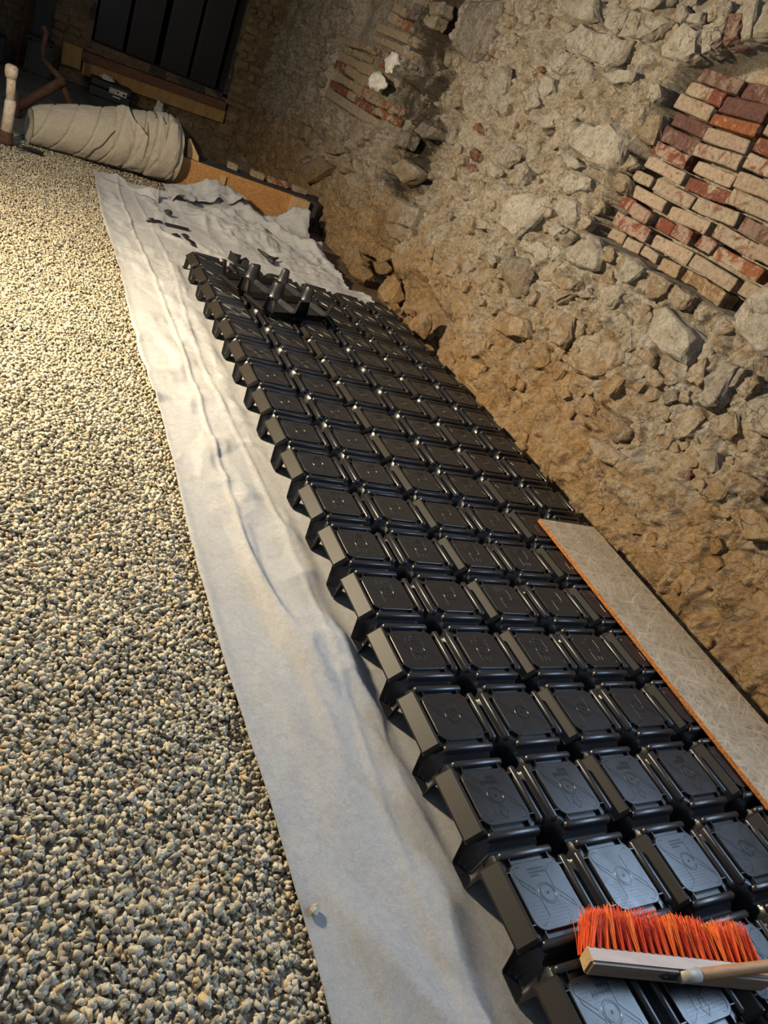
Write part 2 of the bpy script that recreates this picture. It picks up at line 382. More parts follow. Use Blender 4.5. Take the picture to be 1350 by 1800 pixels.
keep = ~(((yc > -0.6) & (yc < 1.3))[:, None] & ((zc > 1.15) & (zc < 2.25))[None, :])
wall_right = mobj('wall_right', grid_mesh('wall_right', np.stack([XX, YY, ZZ], -1), True, M_wall, keep, flip=True))
structure(wall_right, 'rough rubble stone wall with lime, loam and brick infill')
# window opening out of frame to the right: timber frame with a glass pane
wf = bmesh.new()
for lo, hi in (((1.68, -0.66, 1.08), (1.95, 1.36, 1.17)), ((1.68, -0.66, 2.22), (1.95, 1.36, 2.31)), ((1.68, -0.66, 1.08), (1.95, -0.57, 2.31)), ((1.68, 1.27, 1.08), (1.95, 1.36, 2.31)), ((1.86, 0.33, 1.15), (1.91, 0.38, 2.25))):
    bm_box(wf, lo, hi)
structure(mobj('window_1', bm_mesh('window_frame', wf, M_beam_r)), 'brown timber window frame in the stone wall')

def rock_bm(pts, cuts=1, amp=0.01, freq=12.0, seed=0):
    bm = bmesh.new()
    for p in pts: bm.verts.new(p)
    r = bmesh.ops.convex_hull(bm, input=bm.verts[:])
    dead = [g for g in r['geom_interior'] if isinstance(g, bmesh.types.BMVert)]
    dead += [v for v in bm.verts if not v.link_faces and v not in dead]
    if dead: bmesh.ops.delete(bm, geom=list(set(dead)), context='VERTS')
    bmesh.ops.recalc_face_normals(bm, faces=bm.faces)
    for c in range(cuts):
        bmesh.ops.subdivide_edges(bm, edges=bm.edges[:], cuts=1, use_grid_fill=True, smooth=0.04)
    if amp:
        bm.normal_update(); off = Vector((seed * 3.1, seed * 1.7, seed * 0.9))
        for v in bm.verts:
            q = v.co * freq + off
            v.co += v.normal * amp * (mnoise.noise(q) + 0.5 * mnoise.noise(q * 2.3))
    return bm
def wall_stone(poly, face, depth, proud, mat, seed, parent, axis='x', cuts=1):
    """stone with the outline poly (in the wall plane), bedded in the wall"""
    r = random.Random(seed)
    cy = sum(p[0] for p in poly) / len(poly); cz = sum(p[1] for p in poly) / len(poly)
    size = max(max(abs(p[0] - cy), abs(p[1] - cz)) for p in poly)
    pts = []
    def P(a, b, c): return (c, a, b) if axis == 'x' else (a, c, b)
    tilt = (r.uniform(-0.12, 0.12), r.uniform(-0.12, 0.12))
    for (a, b) in poly:
        pts.append(P(a, b, depth)); pts.append(P(cy + (a - cy) * 1.0, cz + (b - cz) * 1.0, proud * 0.25 + r.uniform(-.004, .004)))
        k = r.uniform(0.80, 0.93)
        aa = (a - cy) * k; bb = (b - cz) * k
        pts.append(P(cy + aa, cz + bb, -proud * r.uniform(0.6, 1.0) + tilt[0] * aa + tilt[1] * bb))
    for _ in range(4):
        t = r.uniform(0, 2 * PI); q = r.uniform(0.1, 0.5) * size * 0.8
        aa = math.cos(t) * q; bb = math.sin(t) * q
        pts.append(P(cy + aa, cz + bb, -proud * r.uniform(0.9, 1.25) + tilt[0] * aa + tilt[1] * bb))
    o3 = Vector(P(cy, cz, 0))
    pts = [Vector(p) - o3 for p in pts]
    bm = rock_bm(pts, cuts, min(0.016, size * 0.13), 2.6 / max(size, 0.03), seed)
    me = bm_mesh('stone', bm, mat, smooth=False)
    return mobj('stone', me, None, parent, o3 + Vector(P(0, 0, face)))

STONES = '''g 1.72 4.46,2.25 4.35,2.34 4.18,2.31 4.05,2.17 4.27,2.18 4.43,2.22
g 1.72 4.55,2.16 4.46,2.19 4.35,2.17 4.32,2.10 4.35,2.04 4.49,2.06
g 1.72 4.32,2.13 4.29,2.17 4.19,2.14 4.20,2.09 4.28,2.05
g 1.72 4.19,2.09 4.16,2.16 4.04,2.13 4.01,2.07 4.06,2.01 4.16,2.00
g 1.72 4.62,2.40 4.53,2.46 4.33,2.48 4.23,2.37 4.42,2.34
g 1.72 4.58,2.29 4.51,2.33 4.42,2.31 4.45,2.26
g 1.72 4.55,1.79 4.48,1.91 4.38,1.85 4.45,1.80 4.51,1.76
g 1.72 4.39,1.77 4.20,1.85 4.10,1.81 4.19,1.75 4.29,1.71
w 1.72 3.98,1.73 3.90,1.85 3.76,1.85 3.61,1.68 3.75,1.68 3.93,1.70
w 1.72 3.91,1.63 3.85,1.66 3.74,1.64 3.77,1.60 3.85,1.60
g 1.72 4.64,1.42 4.61,1.57 4.40,1.57 4.39,1.49 4.50,1.41
r 1.72 5.14,1.54 5.09,1.59 4.96,1.57 4.98,1.53
r 1.72 4.65,2.04 4.60,2.06 4.55,2.04 4.58,2.02
r 1.72 4.55,1.96 4.51,1.97 4.48,1.95 4.50,1.93
r 1.72 5.06,1.39 4.99,1.43 4.88,1.42 4.90,1.36 4.99,1.35
d 1.72 5.94,1.98 5.93,2.28 5.93,2.33 5.46,2.37 5.40,2.23 5.38,2.04 5.53,1.94
b 1.76 6.73,2.24 6.46,2.28 6.42,2.19 6.55,2.16
b 1.76 6.67,2.14 6.45,2.17 6.49,2.08 6.63,2.08
b 1.72 5.40,2.23 5.37,2.30 5.21,2.29 5.23,2.21
b 1.72 5.16,2.16 5.13,2.20 5.01,2.18 5.05,2.12
g 1.72 4.15,2.35 4.15,2.46 3.99,2.46 3.99,2.32
g 1.72 3.98,2.32 3.97,2.46 3.81,2.45 3.79,2.33
g 1.72 4.06,2.50 3.88,2.52 3.88,2.47 3.97,2.46
g 1.72 3.87,2.52 3.66,2.54 3.73,2.47 3.85,2.47
g 1.72 3.81,2.40 3.73,2.46 3.59,2.45 3.69,2.35 3.77,2.31
w 1.72 3.56,2.31 3.47,2.45 3.33,2.43 3.26,2.32 3.33,2.28 3.51,2.28
g 1.72 3.49,2.49 3.38,2.51 3.34,2.45 3.47,2.45
g 1.72 3.58,2.47 3.56,2.53 3.49,2.49 3.52,2.44
g 1.72 4.18,2.32 4.02,2.30 3.82,2.31 3.82,2.21 3.94,2.13 4.03,2.15
w 1.72 3.76,1.85 3.65,1.91 3.48,1.86 3.45,1.73 3.54,1.67 3.70,1.65 3.83,1.78
w 1.72 3.96,2.11 3.67,2.17 3.67,2.12 3.79,2.08
b 1.80 3.60,2.00 3.38,2.03 3.34,1.88 3.56,1.87
b 1.80 3.54,1.76 3.45,1.79 3.35,1.76 3.42,1.71 3.52,1.69
b 1.80 3.51,1.63 3.45,1.69 3.36,1.67 3.33,1.60 3.42,1.58
g 1.70 3.20,2.57 3.17,2.51 3.13,2.40 3.17,2.35 3.28,2.54
r 1.70 3.11,2.53 3.08,2.52 3.03,2.42 3.10,2.38 3.16,2.51
g 1.70 3.11,2.58 3.03,2.59 2.96,2.44 3.02,2.41
g 1.70 2.99,2.57 2.96,2.62 2.82,2.48 2.94,2.43
g 1.70 3.30,2.45 3.23,2.47 3.18,2.35 3.23,2.33 3.28,2.39
w 1.72 3.84,1.51 3.75,1.58 3.60,1.59 3.57,1.53 3.66,1.48 3.75,1.45
w 1.72 3.79,1.37 3.70,1.44 3.58,1.45 3.52,1.37 3.53,1.30 3.70,1.34
w 1.72 3.75,1.22 3.67,1.29 3.57,1.28 3.65,1.19
w 1.72 4.24,1.18 4.21,1.30 4.04,1.37 3.84,1.40 3.83,1.32 3.93,1.20 3.99,1.07 4.18,1.09
w 1.72 4.72,1.36 4.60,1.40 4.50,1.38 4.56,1.32 4.66,1.32
d 1.72 4.06,0.90 3.94,0.98 3.80,1.00 3.68,0.95 3.66,0.82 3.75,0.76 3.90,0.79
b 1.72 3.53,1.00 3.44,1.05 3.25,1.07 3.23,1.02 3.31,0.98 3.47,0.97
g 1.72 3.52,1.16 3.42,1.26 3.28,1.33 3.17,1.26 3.14,1.18 3.26,1.14 3.40,1.13
g 1.72 4.24,0.85 4.17,0.90 4.09,0.87 4.15,0.82
w 1.72 3.87,1.05 3.78,1.14 3.65,1.14 3.60,1.08 3.74,1.06
r 1.72 5.00,1.29 4.93,1.33 4.86,1.31 4.88,1.28
b 1.72 4.99,1.10 4.89,1.15 4.72,1.16 4.82,1.09
d 1.72 4.96,0.93 4.93,0.97 4.86,0.95 4.90,0.91
g 1.72 4.66,0.56 4.65,0.69 4.53,0.70 4.51,0.59
g 1.72 4.54,0.71 4.44,0.76 4.29,0.75 4.35,0.67
g 1.72 3.18,1.02 3.11,1.08 3.03,1.05 3.13,1.00
b 1.72 3.42,0.92 3.32,1.00 3.21,1.00 3.34,0.89
g 1.72 4.56,1.04 4.41,1.05 4.32,1.03 4.48,0.98
g 1.72 2.84,1.00 2.80,1.07 2.69,1.06 2.68,1.02 2.72,0.97
b 1.72 2.75,1.26 2.71,1.33 2.58,1.32 2.58,1.23 2.65,1.20
b 1.72 2.56,1.25 2.56,1.33 2.42,1.32 2.42,1.25 2.48,1.23
g 1.72 2.95,1.03 3.02,1.12 2.89,1.19 2.83,1.16 2.86,1.06
w 1.70 2.57,1.05 2.59,1.17 2.52,1.22 2.25,1.18 2.21,1.13 2.22,1.04 2.40,1.02
g 1.72 2.70,0.95 2.66,1.03 2.58,0.95 2.62,0.90
b 1.72 2.55,0.93 2.58,1.01 2.48,1.00 2.41,0.98 2.41,0.93
b 1.72 2.94,0.65 2.92,0.82 2.85,0.95 2.66,0.94 2.59,0.87 2.64,0.73 2.78,0.66
g 1.68 2.11,1.34 2.05,1.53 1.92,1.53 1.75,1.34 1.86,1.26 2.05,1.29
g 1.70 2.01,0.94 2.05,1.04 2.05,1.15 1.95,1.16 1.94,1.06 1.92,0.96 1.97,0.92
g 1.72 1.94,1.06 1.96,1.16 1.92,1.17 1.90,1.08
b 1.72 1.90,1.07 1.86,1.17 1.81,1.15 1.82,1.05
g 1.70 1.82,1.00 1.77,1.10 1.67,1.14 1.53,1.00 1.68,0.97
b 1.72 2.17,0.98 2.20,1.03 2.15,1.12 2.07,1.03 2.08,0.98
d 1.72 2.57,0.50 2.53,0.61 2.31,0.62 2.28,0.56 2.34,0.48
w 1.71 2.52,0.43 2.42,0.43 2.21,0.48 2.22,0.41 2.32,0.40
b 1.72 2.73,0.50 2.71,0.60 2.59,0.57 2.57,0.51 2.66,0.48
b 1.72 2.45,0.89 2.38,0.93 2.28,0.91 2.30,0.85 2.40,0.86
b 1.72 2.63,0.68 2.60,0.81 2.52,0.79 2.53,0.66
d 1.72 2.26,0.85 2.20,0.91 2.13,0.88 2.20,0.81
g 1.72 2.85,1.01 2.80,1.04 2.67,1.03 2.72,0.98
d 1.70 3.45,0.16 3.40,0.28 3.24,0.21 3.29,0.09 3.43,0.10
b 1.68 3.82,0.14 3.81,0.26 3.63,0.29 3.63,0.18 3.72,0.12
b 1.71 3.82,0.51 3.82,0.63 3.51,0.70 3.43,0.61 3.60,0.53
d 1.70 1.76,0.16 1.69,0.24 1.54,0.27 1.50,0.20 1.56,0.11 1.68,0.13
d 1.70 1.94,0.22 1.92,0.30 1.82,0.34 1.83,0.24 1.89,0.20
b 1.70 1.53,0.62 1.46,0.70 1.37,0.71 1.27,0.67 1.37,0.58 1.44,0.59
d 1.71 1.65,0.78 1.59,0.80 1.45,0.80 1.43,0.77 1.55,0.76
g 1.86 6.41,0.58 6.50,0.71 6.15,0.73 5.70,0.80 5.72,0.62 6.06,0.58
g 1.86 6.18,0.51 5.77,0.60 5.78,0.48 5.92,0.45
d 1.80 6.36,0.15 6.35,0.25 6.05,0.34 6.06,0.21
d 1.80 6.03,0.22 5.94,0.35 5.62,0.39 5.77,0.30
b 1.86 6.92,0.84 6.57,0.99 6.39,0.82 6.54,0.74
b 1.86 6.44,0.95 6.25,1.07 5.90,1.05 6.16,0.88
d 1.86 6.29,1.31 6.17,1.41 5.86,1.42 5.91,1.35
d 1.86 6.61,1.11 6.59,1.26 6.35,1.27 6.37,1.15
b 1.72 8.88,0.62 8.90,0.79 8.56,0.80 8.52,0.67
b 1.72 8.50,0.65 8.43,0.80 7.99,0.79 8.09,0.64
b 1.72 7.49,0.96 7.37,1.15 6.90,1.18 6.92,1.05 7.11,0.95
b 1.72 8.68,0.50 8.47,0.63 8.12,0.62 8.40,0.47
b 1.72 8.46,0.37 7.93,0.65 7.51,0.63 7.82,0.41
b 1.72 7.55,0.71 7.25,0.83 7.08,0.72 7.30,0.63
b 1.72 7.95,0.80 7.55,0.94 7.37,0.82 7.78,0.70'''
BRICKS = '''p 3.149 2.259 0.313 0.065 -2.4
p 2.860 2.255 0.244 0.074 1.8
c 3.248 2.189 0.200 0.061 -2.0
r 3.095 2.179 0.102 0.066 -7.7
p 2.906 2.170 0.304 0.075 2.2
c 3.214 2.111 0.294 0.070 -3.5
o 2.888 2.090 0.319 0.054 1.9
c 2.598 2.121 0.239 0.062 -1.5
p 3.202 2.032 0.302 0.066 -3.0
p 3.211 1.946 0.303 0.079 -3.6
c 2.883 2.015 0.323 0.065 0.5
m 2.601 2.041 0.226 0.062 -1.6
r 3.204 1.867 0.307 0.064 -4.4
c 2.879 1.939 0.336 0.062 1.0
m 2.575 1.963 0.257 0.067 -1.5
m 3.192 1.790 0.332 0.062 -3.2
m 2.849 1.859 0.295 0.060 -0.6
c 3.315 1.706 0.166 0.054 0.2
c 3.064 1.702 0.327 0.066 -2.0
m 2.843 1.778 0.322 0.062 1.7
c 2.525 1.795 0.305 0.073 -0.5
c 2.554 1.875 0.278 0.073 0.4
m 3.207 1.627 0.293 0.063 -1.4
c 2.720 1.707 0.316 0.069 1.3
r 3.352 1.558 0.132 0.065 -3.1
r 3.178 1.542 0.179 0.066 -5.5
m 2.860 1.618 0.311 0.066 1.9
p 2.400 1.702 0.273 0.069 -1.6
r 3.193 1.460 0.320 0.073 -0.7
r 2.984 1.540 0.133 0.063 -3.6
r 2.814 1.545 0.144 0.068 -1.3
c 2.498 1.624 0.331 0.069 -2.7
r 2.628 1.552 0.124 0.068 -2.5
o 2.386 1.540 0.333 0.062 -0.7
m 2.853 1.454 0.319 0.070 0.9
c 2.508 1.452 0.338 0.066 -2.4
c 3.263 1.381 0.136 0.058 0.3
c 3.103 1.377 0.145 0.059 2.5
c 2.947 1.382 0.139 0.049 -1.9
t 2.772 1.371 0.158 0.065 1.6
t 2.608 1.377 0.151 0.061 2.6
t 2.431 1.369 0.165 0.071 -3.2
t 2.844 2.307 0.146 0.039 -3.8'''
FARBRICKS = '''t 7.370 2.138 0.356 0.070 -3.6
d 7.083 2.125 0.200 0.064 0.2
t 7.427 2.056 0.156 0.080 -3.6
o 7.135 2.038 0.389 0.078 -3.0
t 7.239 1.942 0.974 0.071 -0.7
t 7.153 1.849 0.796 0.064 -1.3
r 7.416 1.757 0.228 0.050 0.5
t 7.135 1.749 0.305 0.052 -1.3
o 7.208 1.669 0.398 0.067 -1.1
c 8.345 1.732 0.447 0.067 4.0
t 8.239 1.581 0.605 0.077 -0.8
t 7.715 1.576 0.338 0.091 1.0
t 7.326 1.584 0.429 0.070 0.3
m 8.421 1.485 0.266 0.081 -1.3
t 8.114 1.492 0.295 0.079 -1.6
t 7.778 1.474 0.250 0.095 -0.1
t 7.517 1.488 0.235 0.082 2.6
t 8.138 1.394 0.461 0.065 -1.5
r 8.300 1.296 0.668 0.073 -0.3
t 7.766 1.379 0.178 0.087 -3.5
o 7.533 1.383 0.240 0.089 2.6
t 7.832 1.295 0.172 0.073 -0.7
m 7.413 1.285 0.507 0.067 0.1
t 7.228 1.371 0.324 0.066 1.6
o 6.878 1.385 0.269 0.064 1.6
t 7.061 1.298 0.122 0.060 -0.7
o 6.878 1.300 0.253 0.064 -1.1
t 7.969 1.748 0.260 0.062 1.3
t 7.999 1.665 0.246 0.055 -0.8
c 7.830 1.202 1.869 0.088 -0.2
d 7.022 2.198 0.231 0.054 -3.2
t 7.700 1.853 0.175 0.050 -1.9'''
placed = []
def inside_niche(y, z, m=0.03):
    return (1.5 - m < y < 3.46 + m and 1.33 - m < z < np.interp(y, AR_Y, AR_Z) + m + 0.0) or (6.85 - m < y < 8.6 + m and 1.1 - m < z < 2.45 + m)
sd = 0
for ln in STONES.strip().splitlines():
    a = ln.split(); poly = [tuple(float(v) for v in p.split(',')) for p in a[2:]]
    x = float(a[1]); sd += 1
    cy = sum(p[0] for p in poly) / len(poly); cz = sum(p[1] for p in poly) / len(poly)
    rad = max(math.hypot(p[0] - cy, p[1] - cz) for p in poly)
    placed.append((cy, cz, rad * 0.85))
    surf = float(wall_x(np.array([cy]), np.array([cz]))[0])
    if abs(x - 1.72) < 0.035: xf = min(x + 0.005, surf - 0.004)
    else: xf = x
    wall_stone(poly, xf, 0.10, min(0.035, 0.010 + 0.10 * rad), M_stone[a[0]], sd, wall_right, cuts=2)
rs = random.Random(3)
seeds = [(c0, c1, r_ * 0.95, True) for c0, c1, r_ in placed]
for t in range(26000):
    y = rs.uniform(0.9, 9.9); z = rs.uniform(0.06, 2.8)
    r = 0.045 + 0.085 * rs.random() ** 2.2 if t < 5000 else rs.uniform(0.022, 0.05)
    if y > 6.4: r *= 1.3
    if y + 0.6 * z < 1.25 or inside_niche(y, z, r * 0.8): continue
    if any((y - q[0]) ** 2 + (z - q[1]) ** 2 < (0.92 * (r + q[2])) ** 2 for q in seeds): continue
    seeds.append((y, z, r, False))
def clip(poly, nx, ny, d):
    out = []
    for i in range(len(poly)):
        p, q = poly[i], poly[(i + 1) % len(poly)]
        sp = p[0] * nx + p[1] * ny - d; sq = q[0] * nx + q[1] * ny - d
        if sp <= 0: out.append(p)
        if (sp < 0) != (sq < 0) and abs(sp - sq) > 1e-9:
            k = sp / (sp - sq); out.append((p[0] + (q[0] - p[0]) * k, p[1] + (q[1] - p[1]) * k))
    return out
fill = []
for (y, z, r, traced) in seeds:
    if traced: continue
    lowloam = z < 0.55 and y < 6.2
    if 4.15 < y < 6.6 and z < 0.45: continue
    if rs.random() < (0.72 if lowloam else 0.62 if y > 4.5 and z > 0.5 else 0.34): continue
    poly = []
    n = rs.randint(7, 9); a0 = rs.uniform(0, 6.28)
    for i in range(n):
        an = a0 + 2 * PI * (i + rs.uniform(-0.25, 0.25)) / n; rr = r * rs.uniform(1.05, 1.5)
        poly.append((math.cos(an) * rr * 1.12, math.sin(an) * rr * 0.92))
    for (y2, z2, r2, _t) in seeds:
        dx = y2 - y; dz = z2 - z; D = math.hypot(dx, dz)
        if D < 1e-6 or D > r * 2.2 + r2 * 1.6: continue
        d = (D * D + r * r - r2 * r2) / (2 * D)
        poly = clip(poly, dx / D, dz / D, d - 0.004)
        if len(poly) < 3: break
    if len(poly) < 4: continue
    fill.append((r, y, z, [(y + a_, z + b_) for a_, b_ in poly]))
fill.sort(key=lambda t: -t[0] / (math.hypot(t[1] + 0.3, 3.1)))
small_bm = bmesh.new()
n_single = 300 - sd - 0
for i, (r, y, z, poly) in enumerate(fill):
    sd += 1
    surf = float(wall_x(np.array([y]), np.array([z]))[0])
    mk = rs.choice('gggbbbbdw') if z > 0.9 else rs.choice('gbbbbd')
    if y > 6.0: mk = rs.choice('bbbd')
    if rs.random() < 0.025: mk = 'r'
    o = wall_stone(poly, surf + rs.uniform(-0.008, 0.006), 0.06, rs.uniform(0.2, 0.65) * min(r, 0.08) * 0.40 + 0.003, M_stone[mk], sd, wall_right, cuts=1)
    if i >= n_single:      # too many to count: the smaller ones become one part
        me = o.data; me.transform(Matrix.Translation(o.location)); bpy.data.objects.remove(o)
        small_bm.from_mesh(me); bpy.data.meshes.remove(me)
so = mobj('small_stones', bm_mesh('small_stones', small_bm, M_stone['b'], recalc=False), None, wall_right); so['kind'] = 'stuff'

# brick infill
def brick_mesh(L, h, d, mat, seed):
    r = random.Random(seed)
    bm = bmesh.new(); bm_box(bm, (0, -L / 2, -h / 2), (d, L / 2, h / 2))
    bmesh.ops.subdivide_edges(bm, edges=[e for e in bm.edges if e.calc_length() > 0.05], cuts=3, use_grid_fill=True)
    bmesh.ops.bevel(bm, geom=[e for e in bm.edges if e.is_manifold and e.calc_face_angle() > 1.0], offset=0.005, segments=1, affect='EDGES')
    for v in bm.verts:
        q = v.co * 22 + Vector((seed, seed * 0.37, 0)); v.co += Vector((mnoise.noise(q), mnoise.noise(q + Vector((9, 0, 0))), mnoise.noise(q + Vector((0, 9, 0))))) * 0.006
    return bm_mesh('brick', bm, mat)
rb = random.Random(11)
bi = 0
def put_brick(k, y, z, L, h, ang, xp, jit=0.022, d=0.115):
    global bi
    bi += 1
    me = brick_mesh(L * 0.985, h * 1.03, d, M_brick[k], bi)
    mobj('brick', me, None, wall_right, (xp + rb.uniform(-jit, jit), y, z), (math.radians(-ang), 0, rb.uniform(-0.03, 0.03)))
for ln in BRICKS.strip().splitlines():
    a = ln.split(); v = [float(q) for q in a[1:]]
    put_brick(a[0], v[0], v[1], v[2], v[3], max(-3, min(3, v[4])), 1.84)
for k in range(11):          # the courses go on towards the window
    z = 1.375 + k * 0.0835; y = 2.22 + (0.14 if k % 2 else 0.0) - (0.0 if k > 2 else 0.06)
    if k >= 5: y = 2.40 + (0.1 if k % 2 else 0)
    while y > 1.75:
        y2 = y - 0.155
        if z < np.interp(y2, AR_Y, AR_Z) - 0.06: put_brick(rb.choice('cmrpct'), y2, z, 0.30, 0.068, 0, 1.84)
        y -= 0.31
for ln in FARBRICKS.strip().splitlines():
    a = ln.split(); v = [float(q) for q in a[1:]]
    put_brick(a[0], v[0], v[1], v[2], v[3], max(-3, min(3, v[4])), 1.78, 0.02, 0.14)

# loose stones fallen along the foot of the wall
def rock(name, loc, size, mat, seed, flat=0.75, cuts=2, rough=1.0):
    r = random.Random(seed); pts = []
    for _ in range(26):
        v = Vector((r.gauss(0, 1), r.gauss(0, 1), r.gauss(0, 1))).normalized() * r.uniform(0.75, 1.0)
        pts.append(Vector((v.x * size[0], v.y * size[1], v.z * size[2] * flat)))
    me = bm_mesh(name, rock_bm(pts, cuts, max(size) * 0.06 * rough, 3.0 / max(size), seed), mat)
    zmin = min(v.co.z for v in me.vertices)
    return mobj(name, me, None, None, (loc[0], loc[1], loc[2] - zmin), (0, 0, r.uniform(0, 6)))
ROCKS = [((1.685, 4.62, 0.0), (0.085, 0.14, 0.19), 'b', 'large ochre rock standing between the black formers and the wall'),
 ((1.69, 4.98, 0.0), (0.05, 0.07, 0.06), 'b', 'small tan stone lying just behind the large ochre rock'),
 ((1.73, 4.92, 0.10), (0.05, 0.08, 0.05), 'b', 'pale blocky stone leaning on the wall behind the large ochre rock'),
 ((1.75, 5.38, 0.0), (0.11, 0.19, 0.22), 'b', 'broad brown boulder at the foot of the wall beside the far formers'),
 ((1.70, 5.14, 0.0), (0.05, 0.07, 0.08), 'd', 'dark wedge of stone in the gap before the broad brown boulder'),
 ((1.66, 5.85, 0.0), (0.10, 0.15, 0.12), 'd', 'dark brown rock in the hollow at the end of the white felt'),
 ((1.72, 6.15, 0.0), (0.11, 0.14, 0.16), 'd', 'rounded grey-brown rock at the back of the hollow in the wall'),
 ((1.66, 4.36, 0.0), (0.05, 0.09, 0.07), 'd', 'small dark stone against the wall in front of the large ochre rock'),
 ((1.78, 5.75, 0.16), (0.09, 0.12, 0.10), 'b', 'tan block perched above the dark rock in the wall hollow')]
for i, (loc, sz, mk, lab) in enumerate(ROCKS):
    tag(rock('fallen_stone', loc, sz, M_stone[mk], 50 + i), lab, 'stone', 'stones fallen along the foot of the wall')
tag(rock('brick_fragment', (1.72, 4.84, 0.11), (0.03, 0.05, 0.04), M_brick['r'], 77, cuts=1), 'small dark red brick fragment above the large ochre rock', 'brick')

# ------------------------------------------------------------------ ground
M_grit = simple('gravel_fines', (0.26, 0.23, 0.18), 0.95, 90, 0.6, (0.12, 0.105, 0.08), 1.0)
floor = structure(mobj('floor', box_mesh('floor', (-4.2, -2.0, -0.30), (-0.3, 7.32, -0.026), M_grit)), 'gravel fines under the loose gravel')
M_soil = simple('loam_soil', (0.17, 0.11, 0.06), 0.95, 14, 0.6, (0.08, 0.05, 0.028), 0.9)
structure(mobj('floor_soil', box_mesh('floor_soil', (-0.3, -2.0, -0.30), (2.0, 7.32, -0.026), M_soil)), 'brown soil under the felt along the wall')
# gravel: one template per shape, the nearest chips are single objects, the rest one mesh
def gravel_mat():
    m = new_mat('gravel', (0.3, 0.29, 0.26), 0.85, 0.25); k = NB(m); p = k.coord()
    v = k.vor(p, 48, 'F1', 'Color'); s = k.n('ShaderNodeSeparateColor'); k.l(v, s.inputs[0])
    c = k.ramp(s.outputs[0], [(0.0, (0.25, 0.215, 0.15)), (0.5, (0.47, 0.415, 0.30)), (0.85, (0.62, 0.56, 0.42)), (1.0, (0.56, 0.40, 0.20))])
    k.color(k.mix(k.ramp(k.noise(p, 300, 3, 0.7), [(0.35, 0.55), (0.6, 0.0)]), c, (0.10, 0.097, 0.09)))
    k.normal(k.bump(k.noise(p, 210, 4, 0.7), 0.5, 0.003)); return m
M_gravel = gravel_mat()
rg = np.random.default_rng(5)
def chip(n, seed):
    r = random.Random(seed); bm = bmesh.new()
    for _ in range(n):
        v = Vector((r.gauss(0, 1), r.gauss(0, 1), r.gauss(0, 1))).normalized()
        bm.verts.new((v.x * 1.0, v.y * r.uniform(0.7, 0.8), v.z * 0.62))
    rr = bmesh.ops.convex_hull(bm, input=bm.verts[:])
    dead = [g for g in rr['geom_interior'] if isinstance(g, bmesh.types.BMVert)]
    if dead: bmesh.ops.delete(bm, geom=dead, context='VERTS')
    bmesh.ops.triangulate(bm, faces=bm.faces); bmesh.ops.recalc_face_normals(bm, faces=bm.faces)
    bm.verts.index_update()
    V = np.array([v.co[:] for v in bm.verts]); F = np.array([[v.index for v in f.verts] for f in bm.faces]); bm.free()
    return V, F
CH = [chip(9, s) for s in range(24)]; CL = [chip(7, 100 + s) for s in range(16)]
def rotm(n):
    a = rg.uniform(0, 2 * PI, n); b = rg.normal(0, 0.45, n); c = rg.normal(0, 0.45, n)
    ca, sa, cb, sb, cc, sc_ = np.cos(a), np.sin(a), np.cos(b), np.sin(b), np.cos(c), np.sin(c)
    Rz = np.zeros((n, 3, 3)); Rz[:, 0, 0] = ca; Rz[:, 0, 1] = -sa; Rz[:, 1, 0] = sa; Rz[:, 1, 1] = ca; Rz[:, 2, 2] = 1
    Ry = np.zeros((n, 3, 3)); Ry[:, 0, 0] = cb; Ry[:, 0, 2] = sb; Ry[:, 1, 1] = 1; Ry[:, 2, 0] = -sb; Ry[:, 2, 2] = cb
    Rx = np.zeros((n, 3, 3)); Rx[:, 0, 0] = 1; Rx[:, 1, 1] = cc; Rx[:, 1, 2] = -sc_; Rx[:, 2, 1] = sc_; Rx[:, 2, 2] = cc
    return Rz @ Ry @ Rx
def scatter(x0, x1, y0, y1, step):
    gx, gy = np.meshgrid(np.arange(x0, x1, step), np.arange(y0, y1, step), indexing='ij')
    p = np.stack([gx.ravel(), gy.ravel()], 1); return p + rg.uniform(-0.55, 0.55, p.shape) * step
pts = np.concatenate([scatter(-1.75, -0.585, -0.3, 7.3, 0.0165), scatter(-1.75, -0.585, -0.3, 7.3, 0.021) + 0.005,
                      scatter(-3.1, -1.75, -0.6, 7.3, 0.024), scatter(-0.6, 0.20, 6.72, 7.31, 0.018)])
pts = np.concatenate([pts, scatter(-1.5, -0.585, 0.0, 4.0, 0.0155)]); low = np.zeros(len(pts), bool); low[-len(scatter(-1.5, -0.585, 0.0, 4.0, 0.0155)):] = True
sel_ = (pts[:, 0] < -0.585) | (pts[:, 1] > 6.7); low = low[sel_]
pts = pts[(pts[:, 0] < -0.585) | (pts[:, 1] > 6.7)]
# gravel peters out under the bundle and the slab edge
N = len(pts); Rm = rotm(N)
size = rg.uniform(0.008, 0.0160, N) * (1 + 0.25 * (rg.random(N) > 0.9))
ground = 0.010 * fbm(pts[:, 0] * 2.5, pts[:, 1] * 2.5, 60, 3) + 0.010 * fbm(pts[:, 0] * 9, pts[:, 1] * 9, 64, 2)
zz = -0.018 + ground + rg.uniform(-0.007, 0.007, N) - 0.009 * low
cx, cy_ = -1.41, -0.324
inview = (pts[:, 0] > -1.30 + 0.02 * pts[:, 1]) & (pts[:, 1] > 0.20)
dist = np.where(inview & (zz > -0.019), np.hypot(pts[:, 0] - (-1.0), (pts[:, 1] - 0.35) * 1.0) - size * 6, 99)
order = np.argsort(dist)[:300]; single = np.zeros(N, bool); single[order] = True
size[single] *= 1.12
tm = [mesh_np('gravel_chip', V, F, False, M_gravel) for V, F in CH]
